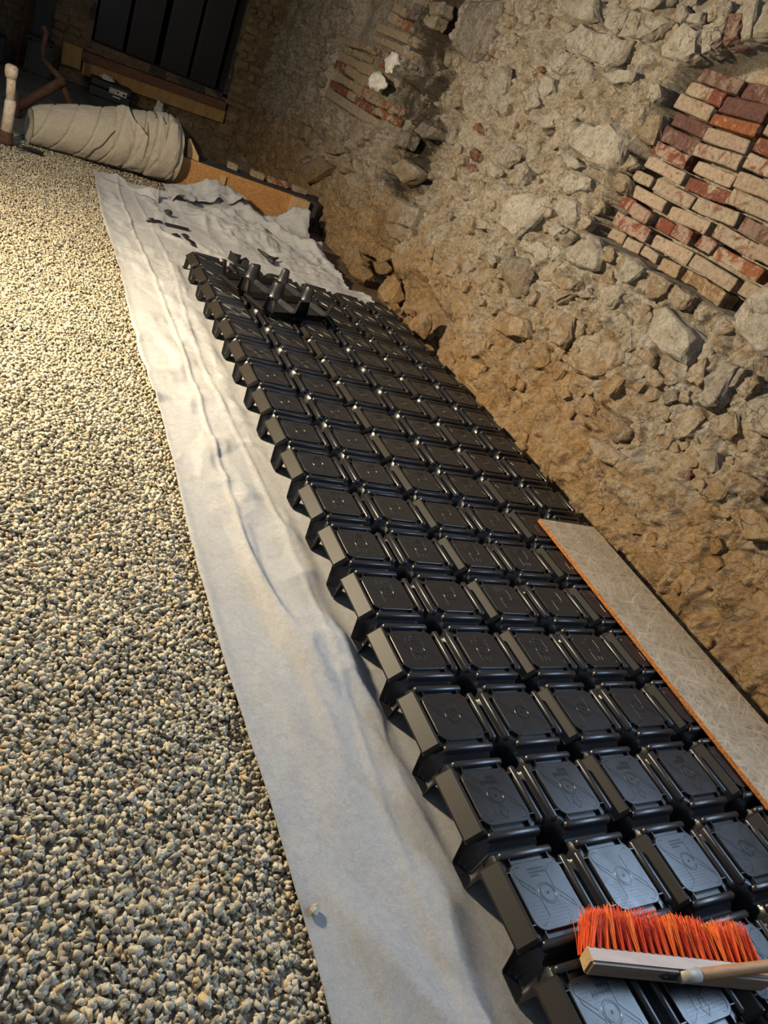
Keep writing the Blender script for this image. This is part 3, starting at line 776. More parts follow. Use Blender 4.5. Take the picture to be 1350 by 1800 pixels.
for i in order:
    o = mobj('gravel_chip', tm[int(i) % len(tm)])
    s = float(size[i]); o.matrix_world = Matrix.Translation((float(pts[i, 0]), float(pts[i, 1]), float(zz[i]))) @ Matrix(Rm[i].tolist()).to_4x4() @ Matrix.Scale(s, 4)
    tag(o, 'grey angular gravel chip among those lying nearest the lower left corner', 'gravel', 'nearest gravel chips')
Vs = []; Fs = []; off = 0
near = pts[:, 1] < 3.2
for lst, sel in ((CH, near & ~single & inview), (CL, ~(near & inview) & ~single)):
    ids = np.nonzero(sel)[0]
    for k, (V, F) in enumerate(lst):
        q = ids[k::len(lst)]
        if not len(q): continue
        W = np.einsum('nij,vj->nvi', Rm[q], V) * size[q][:, None, None]
        W[:, :, 0] += pts[q, 0][:, None]; W[:, :, 1] += pts[q, 1][:, None]; W[:, :, 2] += zz[q][:, None]
        Vs.append(W.reshape(-1, 3)); n = len(V)
        Fs.append((F[None] + (np.arange(len(q)) * n)[:, None, None] + off).reshape(-1, 3)); off += len(q) * n
grav = mobj('gravel', mesh_np('gravel', np.concatenate(Vs), np.concatenate(Fs), False, M_gravel))
tag(grav, 'bed of grey crushed gravel along the left side', 'gravel', kind='stuff')

# ------------------------------------------------------------------ white felt
def felt_h(x, y):
    h = 0.006 + 0.010 * fbm(x * 2.2, y * 1.6, 70, 3) + 0.005 * fbm(x * 9, y * 5, 74, 3)
    h = h + 0.010 * np.exp(-((x + 0.40 + 0.02 * np.sin(y * 1.3)) / 0.012) ** 2) * sstep(0.9, 1.8, y)           # long crease
    h = h + 0.006 * np.exp(-((x + 0.26 + 0.03 * np.sin(y * 2.0 + 1)) / 0.014) ** 2)
    u = (x * 0.86 + y * 0.5); w = (-x * 0.5 + y * 0.86)
    h = h + (0.050 * np.clip(ridge(u * 2.6, w * 1.1, 80, 2) - 0.2, 0, 1) + 0.030 * np.clip(ridge(x * 6.0 + 0.6 * y, y * 1.3, 86, 2) - 0.15, 0, 1)) * sstep(2.6, 1.1, y) * sstep(-0.58, -0.42, x)  # soft folds near the camera
    h = h + 0.020 * np.clip(ridge(x * 3.5, y * 3.0, 84, 3) - 0.3, 0, 1) * sstep(1.6, 2.4, y)
    tile = sstep(-0.22, -0.12, x) * sstep(5.12, 4.95, y)
    h = h * (1 - 0.85 * tile)
    # crumpled end in front of the board
    m = sstep(5.4, 6.6, y + 0.35 * x)
    cr = np.clip(ridge(x * 2.4 + 0.4, y * 2.4, 90, 3) - 0.1, 0, 2) * 0.05 + np.clip(ridge(x * 5.5, y * 5.0, 95, 2) - 0.2, 0, 1) * 0.022
    h = h + m * sstep(-0.3, 0.5, x) * cr
    h = h + 0.15 * np.exp(-(((x - 0.50) / 0.30) ** 2 + ((y - 7.12) / 0.17) ** 2))
    h = h + 0.25 * np.exp(-(((x - 1.27) / 0.17) ** 2 + ((y - 7.17) / 0.20) ** 2))
    h = h + 0.14 * np.exp(-(((x - 1.42) / 0.09) ** 2 + ((y - 6.95) / 0.16) ** 2))
    d = ((x - 0.55) * 0.62 + (y - 6.95) * -0.78)      # diagonal fold running to the right wall
    h = h + 0.085 * np.exp(-((x - 0.95 - (6.62 - y) * 0.9) / 0.10) ** 2) * sstep(6.0, 6.35, y) * sstep(7.1, 6.8, y)
    edge_lift = np.exp(-((x + 0.61) / 0.02) ** 2) * 0.006
    return np.maximum(h, -0.002) + edge_lift
fx = np.linspace(0, 1, 230); fy = np.concatenate([np.arange(-0.6, 5.0, 0.0135), np.arange(5.0, 7.2, 0.0115)])
FX, FY = np.meshgrid(fx, fy, indexing='ij')
xl = -0.612 + 0.012 * np.sin(FY * 3.1) + 0.008 * fbm(FY * 6, FY * 0, 99, 2)
xr = np.where(FY < 5.15, 1.50, np.where(FY < 5.5, 1.58, 1.42)) + 0.02 * fbm(FY * 30, FY * 0 + 2, 101, 3)
X_ = xl + (xr - xl) * FX
yend = 6.80 + 0.22 * sstep(-0.2, 0.6, X_) + 0.02 * fbm(X_ * 30, X_ * 0, 103, 3)
Y_ = np.minimum(FY, yend)
Z_ = felt_h(X_, Y_)
felt = mobj('felt_sheet', grid_mesh('felt_sheet', np.stack([X_, Y_, Z_], -1), True, M_felt, flip=False))
tag(felt, 'long white geotextile felt sheet laid under the black formers', 'fabric')
sm = felt.modifiers.new('thickness', 'SOLIDIFY'); sm.thickness = 0.003; sm.offset = -1
# torn upper layer folded back in front of the board
gu, gv = np.meshgrid(np.linspace(0, 1, 90), np.linspace(0, 1, 40), indexing='ij')
fxp = 0.02 + gu * 0.75 + 0.03 * np.sin(gu * 9)
fy0 = 6.48 + 0.42 * gu + 0.035 * np.sin(gu * 21) + 0.05 * fbm(gu * 9, gu * 0, 120, 3)
fy1 = 7.06 + 0.06 * gu
fyp = fy0 + (fy1 - fy0) * gv
fzp = felt_h(fxp, fyp) + 0.012 + 0.030 * (1 - gv) ** 2 * (0.6 + 0.8 * np.sin(gu * 17) ** 2) + 0.012 * fbm(gu * 8, gv * 5, 124, 3)
flap = mobj('torn_flap', grid_mesh('torn_flap', np.stack([fxp, fyp, fzp], -1), True, M_felt), None, felt)
sm = flap.modifiers.new('thickness', 'SOLIDIFY'); sm.thickness = 0.004; sm.offset = 1
flap['label'] = 'torn frayed layer folded back over the sheet'
# strip of felt torn loose near the far left corner
gu, gv = np.meshgrid(np.linspace(0, 1, 40), np.linspace(0, 1, 16), indexing='ij')
tx = -0.52 + 0.42 * gu + 0.02 * gv; ty = 6.60 - 0.22 * gu + (0.10 + 0.05 * np.sin(gu * 7)) * gv
tz = felt_h(tx, ty) + 0.008 + 0.05 * gv * np.abs(np.sin(gu * 5.0 + 0.4)) * (0.5 + gu)
fl2 = mobj('torn_flap', grid_mesh('torn_strip', np.stack([tx, ty, tz], -1), True, M_felt), None, felt)
sm = fl2.modifiers.new('thickness', 'SOLIDIFY'); sm.thickness = 0.003

# ------------------------------------------------------------------ floor formers (2 x 2 domes each)
P = 0.28; HC = 0.14
def lines():
    h = [0, .02, .04, .055, .07, .078, .084, .087, .092, .098, .102, .107, .112, .117, .121, .1235, .126, .129, .132, .135, .1375, .14]
    h = sorted(set([-v for v in h] + h)); return np.array(h)
CELL = lines(); AX = np.concatenate([CELL - HC, CELL[1:] + HC])
def shell_z(x, y):
    u = np.abs(np.abs(x) - HC); v = np.abs(np.abs(y) - HC); m = np.maximum(u, v)
    dome = np.interp(m, [0, .1215, .1375, .14], [.117, .117, .088, .086])
    r = np.hypot(HC - u, HC - v)
    leg = np.interp(r, [0, .036, .038, .051, .061, .069], [.004, .004, .010, .090, .108, .117])
    return np.minimum(dome, leg)
gx, gy = np.meshgrid(AX, AX, indexing='ij'); gz = shell_z(gx, gy)
top = np.stack([gx, gy, gz], -1); n = len(AX)
nx = np.gradient(gz, AX, axis=0); ny = np.gradient(gz, AX, axis=1); nl = np.sqrt(nx ** 2 + ny ** 2 + 1)
bot = top - 0.003 * np.stack([-nx / nl * 0.6, -ny / nl * 0.6, 1 + 0 * nl], -1)
idx = np.arange(n * n).reshape(n, n); q = np.stack([idx[:-1, :-1], idx[1:, :-1], idx[1:, 1:], idx[:-1, 1:]], -1).reshape(-1, 4)
rim = np.concatenate([idx[0, :], idx[1:, -1], idx[-1, :-1][::-1], idx[1:-1, 0][::-1]]); rim2 = np.roll(rim, -1)
side = np.stack([rim, rim2, rim2 + n * n, rim + n * n], -1)
SHV = np.concatenate([top.reshape(-1, 3), bot.reshape(-1, 3)]); SHF = np.concatenate([q, q[:, ::-1] + n * n, side])
# gussets across the moat round each cap
gb = bmesh.new()
for cx0 in (-HC, HC):
    for cy0 in (-HC, HC):
        for s in (-1, 1):
            for t in (-0.066, 0.066):
                bm_box(gb, (cx0 + min(s * .083, s * .107), cy0 + t - .0015, .110), (cx0 + max(s * .083, s * .107), cy0 + t + .0015, .1285))
                bm_box(gb, (cx0 + t - .0015, cy0 + min(s * .083, s * .107), .110), (cx0 + t + .0015, cy0 + max(s * .083, s * .107), .1285))
gb.verts.index_update()
gV = np.array([v.co[:] for v in gb.verts]); gF = np.array([[v.index for v in f.verts] for f in gb.faces]); gb.free()
shell_me = mesh_np('shell', np.concatenate([SHV, gV]), np.concatenate([SHF, gF + len(SHV)]), False, M_plastic)
shell_me.polygons.foreach_set('use_smooth', np.ones(len(shell_me.polygons), bool)); 
def set_sharp(me, ang=0.6):
    try: me.set_sharp_from_angle(angle=ang)
    except Exception: pass
set_sharp(shell_me)
def rounded_plate(name, hs, r, z0, z1, mat, bev=0.0015):
    bm = bmesh.new(); ring = []
    for cx0, cy0, a0 in ((hs - r, hs - r, 0), (-hs + r, hs - r, 90), (-hs + r, -hs + r, 180), (hs - r, -hs + r, 270)):
        for k in range(7):
            a = math.radians(a0 + 15 * k); ring.append((cx0 + r * math.cos(a), cy0 + r * math.sin(a)))
    lv = [[bm.verts.new((x, y, z0)) for x, y in ring], [bm.verts.new((x, y, z1 - bev)) for x, y in ring],
          [bm.verts.new((x * (1 - bev / hs), y * (1 - bev / hs), z1)) for x, y in ring]]
    for a, b in zip(lv, lv[1:]):
        for k in range(len(ring)): bm.faces.new((a[k], a[(k + 1) % len(ring)], b[(k + 1) % len(ring)], b[k]))
    bm.faces.new(lv[-1]); bm.faces.new(lv[0][::-1])
    return bm_mesh(name, bm, mat)
cap_me = rounded_plate('cap', .0855, .030, .112, .130, M_plastic)
def rib_mesh(L, w, z0, z1):
    bm = bmesh.new(); prof = []
    for k in range(9):
        a = PI * k / 8; prof.append((math.cos(a) * w, z1 - w * 0.8 + math.sin(a) * w * 0.8))
    prof = [(w * 1.25, z0)] + prof + [(-w * 1.25, z0)]
    rings = []
    for t, s in ((-L - w * .9, .15), (-L - w * .55, .75), (-L, 1), (L, 1), (L + w * .55, .75), (L + w * .9, .15)):
        rings.append([bm.verts.new((x * (0.4 + 0.6 * s), t, z0 + (z - z0) * (s if s < 1 else 1) ** 0.6)) for x, z in prof])
    for a, b in zip(rings, rings[1:]):
        for k in range(len(prof) - 1): bm.faces.new((a[k], a[k + 1], b[k + 1], b[k]))
    bm.faces.new(rings[0]); bm.faces.new(rings[-1][::-1])
    me = bm_mesh('rib', bm, M_plastic, True); set_sharp(me, 0.9); return me
rib_me = rib_mesh(.083, .0105, .112, .1335)
def flange_mesh():
    bm = bmesh.new()
    prof = [(-.096, .112), (-.097, .1315), (-.103, .1345), (-.108, .1330), (-.1435, .0960), (-.1465, .0955), (-.1465, .0925), (-.142, .0900), (-.120, .100)]
    rings = []
    for t, z_, s in ((-.106, -.016, .02), (-.097, 0, 0), (.097, 0, 0), (.106, -.016, .02)):
        rings.append([bm.verts.new((x + (s * .5 if x > -.12 else s * .2), t, z + (z_ if z > .11 else z_ * .3))) for x, z in prof])
    for a, b in zip(rings, rings[1:]):
        for k in range(len(prof)): bm.faces.new((a[k], a[(k + 1) % len(prof)], b[(k + 1) % len(prof)], b[k]))
    bm.faces.new(rings[0]); bm.faces.new(rings[-1][::-1])
    me = bm_mesh('edge_flange', bm, M_plastic_matte, True); set_sharp(me, 0.5); return me
flange_me = flange_mesh()
# relief on the caps
def strip(bm, pts, w=0.0012, z0=.1297, z1=.1309, closed=False):
    n = len(pts)
    for i in range(n if closed else n - 1):
        a = Vector((*pts[i], 0)); b = Vector((*pts[(i + 1) % n], 0)); d = (b - a)
        if d.length < 1e-6: continue
        d.normalize(); nn = Vector((-d.y, d.x, 0)) * w; a = a - d * w * .6; b = b + d * w * .6
        lo = [bm.verts.new((p.x, p.y, z0)) for p in (a + nn, a - nn, b - nn, b + nn)]; hi = [bm.verts.new((p.x, p.y, z1)) for p in (a + nn * .6, a - nn * .6, b - nn * .6, b + nn * .6)]
        bm.faces.new(hi)
        for k in range(4): bm.faces.new((lo[k], lo[(k + 1) % 4], hi[(k + 1) % 4], hi[k]))
def relief_mesh():
    bm = bmesh.new()
    for r, w in ((.026, .0022), (.021, .0008)):
        strip(bm, [(r * math.cos(2 * PI * k / 32), r * math.sin(2 * PI * k / 32)) for k in range(32)], w, closed=True)
    strip(bm, [(.003 * math.cos(2 * PI * k / 8), .003 * math.sin(2 * PI * k / 8)) for k in range(8)], .0012, z1=.1308, closed=True)
    for s in (1, -1):
        arc = [(-.058 + .017 * math.cos(math.radians(a)), .058 + .017 * math.sin(math.radians(a))) for a in range(60, 215, 18)]
        strip(bm, [(s * x, s * y) for x, y in arc + [(-.034, .012)]], .0013)
        arc = [(.060 + .013 * math.cos(math.radians(a)), .060 + .013 * math.sin(math.radians(a))) for a in range(120, 20, -18)]
        strip(bm, [(s * x, s * y) for x, y in [(.030, .010), (.030, .055)] + arc[:4]], .0013)
        strip(bm, [(s * .030, s * .010), (s * .066, s * -.030), (s * .072, s * -.050)], .0011)
    return bm_mesh('relief', bm, M_plastic_relief)
def dots_mesh(full):
    bm = bmesh.new()
    for i in range(-9, 10):
        for j in range(-9, 10):
            x = i * .0085 + (j % 2) * .004; y = j * .0085
            if abs(x) > .074 or abs(y) > .074 or math.hypot(x, y) < .032: continue
            if not full and not (y < -.012 and x * -1 > -.035 + 0.0): continue
            if full and abs(x) > abs(y) * 1.1 + .012: continue
            s = .0012
            a = [bm.verts.new((x + dx * s, y + dy * s, .1298)) for dx, dy in ((1, 0), (0, 1), (-1, 0), (0, -1))]; t = bm.verts.new((x, y, .1312))
            for k in range(4): bm.faces.new((a[k], a[(k + 1) % 4], t))
    return bm_mesh('relief_dots', bm, M_plastic_relief)
def arrow_mesh():
    bm = bmesh.new()
    strip(bm, [(.008, -.032), (.008, -.050), (.016, -.050), (.0, -.072), (-.016, -.050), (-.008, -.050), (-.008, -.032)], .0013, closed=True)
    return bm_mesh('relief_arrow', bm, M_plastic_relief)
def letters_mesh(kind):
    bm = bmesh.new()
    if kind == 0:
        w = .0105; hgt = .013
        rows = [(.036, (2, 3, 4)), (.052 - .030 + .0005, (0, 1.6, 2.6, 3.6, 4.6))]
        rows = [(.052, (2.4, 3.4, 4.4)), (.037, (0, 1.4, 2.4, 3.4, 4.4))]
        for y, cols in rows:
            for c in cols:
                x = -.030 + c * w
                strip(bm, [(x, y), (x + w * .95, y), (x + w * .95, y + hgt * .9), (x, y + hgt * .9)], .0007, closed=True)
                strip(bm, [(x + w * .72, y + hgt * .68), (x + w * .3, y + hgt * .68), (x + w * .3, y + hgt * .2), (x + w * .72, y + hgt * .2), (x + w * .72, y + hgt * .45), (x + w * .5, y + hgt * .45)], .0006)
    else:
        r = random.Random(4)
        for y, cnt in ((.062, 9), (.053, 9), (.044, 5)):
            for c in range(cnt):
                x = -.026 + c * .0062; strip(bm, [(x, y), (x, y + .0045), (x + .0035, y + .0045)], .0005); strip(bm, [(x, y + .0022), (x + .003, y + .0022)], .0005)
    return bm_mesh('relief_lettering', bm, M_plastic_relief)
relief_me, dots_full, dots_half, arrow_me, let0, let1 = relief_mesh(), dots_mesh(True), dots_mesh(False), arrow_mesh(), letters_mesh(0), letters_mesh(1)

def make_former():
    root = empty('floor_former')
    mobj('shell', shell_me, None, root)
    for cx0 in (-HC, HC):
        for cy0 in (-HC, HC):
            cap = mobj('cap', cap_me, None, root, (cx0, cy0, 0))
            mobj('relief', relief_me, None, cap)
            if cy0 < 0:
                mobj('relief_dots', dots_full, None, cap); mobj('relief_arrow', arrow_me, None, cap); mobj('relief_lettering', let0, None, cap)
            else:
                mobj('relief_dots', dots_half, None, cap)
                if cx0 < 0: mobj('relief_lettering', let1, None, cap)
            for s in (-1, 1):
                mobj('rib', rib_me, None, root, (cx0, cy0 + s * .112, 0), (0, 0, PI / 2))
                if cx0 > 0 or s > 0: mobj('rib', rib_me, None, root, (cx0 + s * .112, cy0, 0))
            if cx0 < 0: mobj('edge_flange', flange_me, None, root, (cx0, cy0, 0))
    return root
proto = make_former()
ORD = ['first', 'second', 'third', 'fourth', 'fifth', 'sixth', 'seventh', 'eighth', 'ninth']
COLN = ['in the left column beside the bare felt', 'in the middle column', 'in the right column beside the wall']
first = True
rf = random.Random(21)
for c in range(3):
    for r in range(-1, 9):
        o = proto if first else copy_tree(proto)
        first = False
        o.location = (P / 2 + c * 2 * P + rf.uniform(-.0015, .0015), P / 2 + r * 2 * P + rf.uniform(-.0015, .0015), 0.007)
        if r < 0: lab = 'black plastic floor former in the row nearest the camera, ' + ['left column', 'middle column', 'right column'][c]
        else: lab = 'black plastic floor former, %s from the broom %s' % (ORD[r], COLN[c])
        if r == 8: lab = 'black plastic floor former at the far end ' + COLN[c]
        tag(o, lab, 'floor former', 'black floor formers laid on the felt')
up = copy_tree(proto)
up.name = 'floor_former'
an = math.radians(21.8); fl = Vector((0.174, 3.889, 0)); ctr = fl + Vector((math.cos(an) * .28 - math.sin(an) * .28, math.sin(an) * .28 + math.cos(an) * .28, 0))
up.location = (ctr.x, ctr.y, 0.143 + 0.134); up.rotation_euler = (PI, 0, an)
tag(up, 'black plastic floor former lying upside down with its legs up on the others', 'floor former')

# ------------------------------------------------------------------ plank on the formers
def plank():
    root = empty('osb_plank', (1.13, 1.99, 0.1415), math.radians(-2.0))
    body = box_mesh('board', (0, -3.0, 0.0), (0.375, 0.0, 0.018), M_osb_top)
    body.materials.append(M_osb_edge)
    for p in body.polygons: p.material_index = 0 if abs(p.normal.z) > 0.5 else 1
    mobj('board', body, None, root)
    bm = bmesh.new()
    r = random.Random(9)
    V = []
    for i in range(160):       # ragged splintered strands of the sawn left edge
        y = -r.uniform(0, 3.0); z = r.uniform(0.001, 0.017); l = r.uniform(.01, .035)
        bm_box(bm, (-r.uniform(.001, .004), y - l, z - .0012), (0.002, y, z + .0012))
    se = mobj('sawn_edge', bm_mesh('sawn_edge', bm, M_osb_edge), None, root); se['kind'] = 'stuff'
    return tag(root, 'weathered strand board plank with orange sawn edge lying on the formers', 'plank')
plank()

# ------------------------------------------------------------------ far end of the room
YB = 11.2
def back_y(x, z):
    y = YB + 0.05 * fbm(x * 1.5, z * 1.5, 200, 3) + 0.05 * fbm(x * 6, z * 6, 204, 4) + 0.015 * ridge(x * 9, z * 9, 208, 2)
    y = y - 0.22 * sstep(0.12, -0.5, z)          # footing
    o = sstep(-0.40, -0.37, x) * sstep(1.36, 1.33, x) * sstep(0.50, 0.53, z)
    return y + 0.0 * o
xs_ = np.arange(-4.3, 2.25, 0.028); zb = np.arange(-0.9, 3.3, 0.028)
BX, BZ = np.meshgrid(xs_, zb, indexing='ij'); BY = back_y(BX, BZ)
xc = (xs_[:-1] + xs_[1:]) / 2; zc2 = (zb[:-1] + zb[1:]) / 2
kb = ~(((xc > -0.385) & (xc < 1.345))[:, None] & ((zc2 > 0.52) & (zc2 < 2.6))[None, :])
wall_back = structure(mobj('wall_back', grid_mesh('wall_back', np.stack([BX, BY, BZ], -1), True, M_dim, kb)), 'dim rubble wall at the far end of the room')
# stones and bricks of the far wall
rk = random.Random(31); sd = 5000
z = 0.42
while z < 2.35:
    hgt = rk.uniform(0.075, 0.12)
    for x0, x1 in ((1.38, 2.0), (-1.62, -0.42)):
        x = x0 + rk.uniform(0, 0.06)
        while x < x1:
            w = rk.uniform(0.10, 0.26)
            if x + w > x1 + 0.04: break
            if rk.random() < 0.78 and not (x0 < 0 and z < 0.5 and x > -0.75):
                sd += 1; j = lambda s=0.014: rk.uniform(-s, s)
                poly = [(x + 0.008 + j(), z + 0.008 + j()), (x + w - 0.008 + j(), z + 0.008 + j()), (x + w - 0.006 + j(), z + hgt - 0.012 + j()), (x + w / 2 + j(), z + hgt - 0.004 + j()), (x + 0.006 + j(), z + hgt - 0.01 + j())]
                yy = float(back_y(np.array([x + w / 2]), np.array([z + hgt / 2]))[0])
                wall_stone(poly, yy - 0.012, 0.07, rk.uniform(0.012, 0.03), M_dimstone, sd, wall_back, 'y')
            x += w + 0.008
    z += hgt + 0.008
for (x, z, w, h) in ((1.50, 0.30, 0.30, 0.13), (1.82, 0.25, 0.22, 0.14), (1.50, 0.12, 0.26, 0.15), (1.80, 0.05, 0.30, 0.16), (1.45, -0.08, 0.3, 0.16), (1.85, -0.15, 0.3, 0.16), (0.95, 0.03, 0.22, 0.10), (1.22, 0.05, 0.2, 0.1), (0.6, 0.06, 0.25, 0.1), (-0.6, 0.08, 0.25, 0.10)):
    sd += 1; poly = [(x - w / 2, z - h / 2 + 0.01), (x + w * .4, z - h / 2), (x + w / 2, z + h * .3), (x + w * .1, z + h / 2), (x - w * .45, z + h * .4)]
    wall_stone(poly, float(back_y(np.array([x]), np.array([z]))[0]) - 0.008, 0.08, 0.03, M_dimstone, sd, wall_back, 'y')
# reveal of the opening and the dark lining behind the stacks
rv = bmesh.new()
bm_box(rv, (-0.45, YB + 0.02, 0.50), (-0.385, YB + 0.75, 2.7)); bm_box(rv, (1.345, YB + 0.02, 0.50), (1.41, YB + 0.75, 2.7)); bm_box(rv, (-0.45, YB + 0.02, 0.44), (1.41, YB + 0.75, 0.535)); bm_box(rv, (-0.45, YB + 0.02, 2.6), (1.41, YB + 0.75, 2.7)); bm_box(rv, (-0.45, YB + 0.72, 0.44), (1.41, YB + 0.80, 2.7))
mobj('reveal', bm_mesh('reveal', rv, M_darkgrey), None, wall_back)
# stacks of nested black formers filling the opening
def stack(x, w, label, tilt):
    root = empty('former_stack', (x, YB + 0.16, 0.537), 0.0)
    bm = bmesh.new()
    nlev = 72
    for k in range(nlev):
        zz_ = 0.012 + k * 0.0262; dx = 0.004 * math.sin(k * 1.7)
        bm_box(bm, (-w / 2 + dx, 0.0, zz_), (w / 2 + dx, 0.10, zz_ + 0.013))
    rims = mobj('rims', bm_mesh('rims', bm, M_plastic), None, root); rims['kind'] = 'stuff'
    bm = bmesh.new(); bm_box(bm, (-w / 2 - 0.035, 0.035, 0.0), (w / 2 + 0.035, 0.40, 1.90)); bm_box(bm, (-w / 2 - 0.03, 0.02, 0.0), (-w / 2 - 0.015, 0.06, 1.9)); bm_box(bm, (w / 2 + 0.015, 0.02, 0.0), (w / 2 + 0.03, 0.06, 1.9))
    mobj('body', bm_mesh('body', bm, M_plastic), None, root)
    root.rotation_euler = (0, 0, tilt)
    return tag(root, label, 'former stack', 'stacks of nested formers in the far opening')
stack(-0.16, 0.28, 'leftmost tall stack of nested black formers in the far wall opening', 0.03)
stack(0.24, 0.29, 'tall black former stack second from the left in the far wall opening', 0.02)
stack(0.68, 0.29, 'tall black former stack third from the left in the far wall opening', -0.02)
stack(1.08, 0.28, 'rightmost tall stack of nested black formers in the far wall opening', -0.03)
# timber sill under the opening
sill = empty('timber_sill', (0.36, YB - 0.06, 0.30)); sill.rotation_euler = (0, math.radians(-1.9), 0)
mobj('upper_board', box_mesh('upper_board', (-0.82, -0.075, 0.015), (1.03, 0.16, 0.125), M_beam_r, 0.006), None, sill)
mobj('lower_board', box_mesh('lower_board', (-0.80, -0.045, -0.145), (1.05, 0.16, 0.014), M_beam_y, 0.006), None, sill)
mobj('end_block', box_mesh('end_block', (-1.05, -0.055, -0.10), (-0.822, 0.16, 0.15), M_beam_y, 0.008), None, sill)
tag(sill, 'yellow and brown timber sill below the dark opening in the far wall', 'beam')
structure(mobj('ceiling', box_mesh('ceiling', (-4.4, 7.8, 3.05), (2.3, 11.5, 3.2), M_dim)), 'unseen ceiling added over the far end to cut ambient light')  # out of view, added over the far part only to keep it dim
structure(mobj('wall_left', box_mesh('wall_left', (-4.5, 6.6, -0.9), (-4.25, 11.5, 3.1), M_dim)), 'unseen stone wall added on the far left to cut ambient light')  # out of view, added to block ambient light from the side
# concrete slab, pit and board formwork
bm = bmesh.new()
poly = [(-4.2, 7.33), (0.10, 7.33), (0.13, 7.9), (0.83, 10.38), (0.86, 11.35), (-4.2, 11.35)]
lo = [bm.verts.new((x, y, -0.85)) for x, y in poly]; hi = [bm.verts.new((x, y, -0.004)) for x, y in poly]
bm.faces.new(hi); bm.faces.new(lo[::-1])
for k in range(len(poly)): bm.faces.new((lo[k], lo[(k + 1) % len(poly)], hi[(k + 1) % len(poly)], hi[k]))
structure(mobj('floor_slab', bm_mesh('floor_slab', bm, M_slab)), 'dark grey concrete slab at the far left')
structure(mobj('floor_pit', box_mesh('floor_pit', (0.0, 7.3, -0.95), (2.4, 11.4, -0.82), M_pit)), 'floor of the dark pit before the far wall')
structure(mobj('trim_1', box_mesh('trim_1', (0.30, 7.285, -0.85), (1.62, 7.60, 0.279), M_darkgrey, 0.004)), 'dark ledge behind the strand board')
fw = empty('board_formwork', (0.0, 7.25, 0.0))
mobj('strand_board', box_mesh('strand_board', (0.14, 0.0, -0.03), (1.475, 0.022, 0.28), M_osb), None, fw)
mobj('batten', box_mesh('batten', (0.565, -0.028, 0.02), (0.62, -0.001, 0.245), M_batten, 0.002), None, fw)
mobj('end_board', box_mesh('end_board', (1.30, -0.03, 0.10), (1.50, -0.002, 0.275), M_batten, 0.002), None, fw)
tag(fw, 'orange strand board standing on edge with a batten behind the crumpled felt', 'board')
bm = bmesh.new()
pr_ = [(0.235, 0.282), (0.345, 0.282), (0.335, 0.32), (0.225, 0.445), (0.205, 0.435)]
a = [bm.verts.new((x, 7.285, z)) for x, z in pr_]; b = [bm.verts.new((x + 0.01, 7.325, z)) for x, z in pr_]
bm.faces.new(a); bm.faces.new(b[::-1])
for k in range(5): bm.faces.new((a[k], a[(k + 1) % 5], b[(k + 1) % 5], b[k]))
tag(mobj('timber_wedge', bm_mesh('timber_wedge', bm, M_batten)), 'pointed timber wedge standing on the ledge behind the strand board', 'wood')
for i, (x, y, L, mk, lab) in enumerate(((0.72, 7.52, 0.10, 't', 'pale broken brick on the left of the dark ledge'), (0.98, 7.53, 0.14, 't', 'tan brick piece in the middle of the dark ledge'), (1.20, 7.53, 0.22, 'o', 'orange brick lying lengthways on the dark ledge'), (1.44, 7.54, 0.16, 't', 'tan brick piece at the wall end of the dark ledge'))):
    me = brick_mesh(L, 0.055, 0.075, M_brick[mk], 900 + i)
    tag(mobj('loose_brick', me, None, None, (x, y, 0.311), (0, 0, PI / 2 + 0.1 * (i - 1.5) + PI)), lab, 'brick')
for i, (x, y, z, s, lab) in enumerate(((1.55, 8.2, -0.82, 0.42, 'large dark boulder at the near right of the pit'), (1.72, 9.2, -0.82, 0.5, 'large dark boulder in the right corner of the pit'), (1.45, 10.4, -0.82, 0.46, 'dark boulder in the pit under the far wall'), (1.56, 7.76, -0.1, 0.13, 'rubble stone wedged between ledge and wall'))):
    tag(rock('pit_rubble', (x, y, z), (s, s, s), M_dimstone, 300 + i), lab, 'stone', 'rubble in the pit')

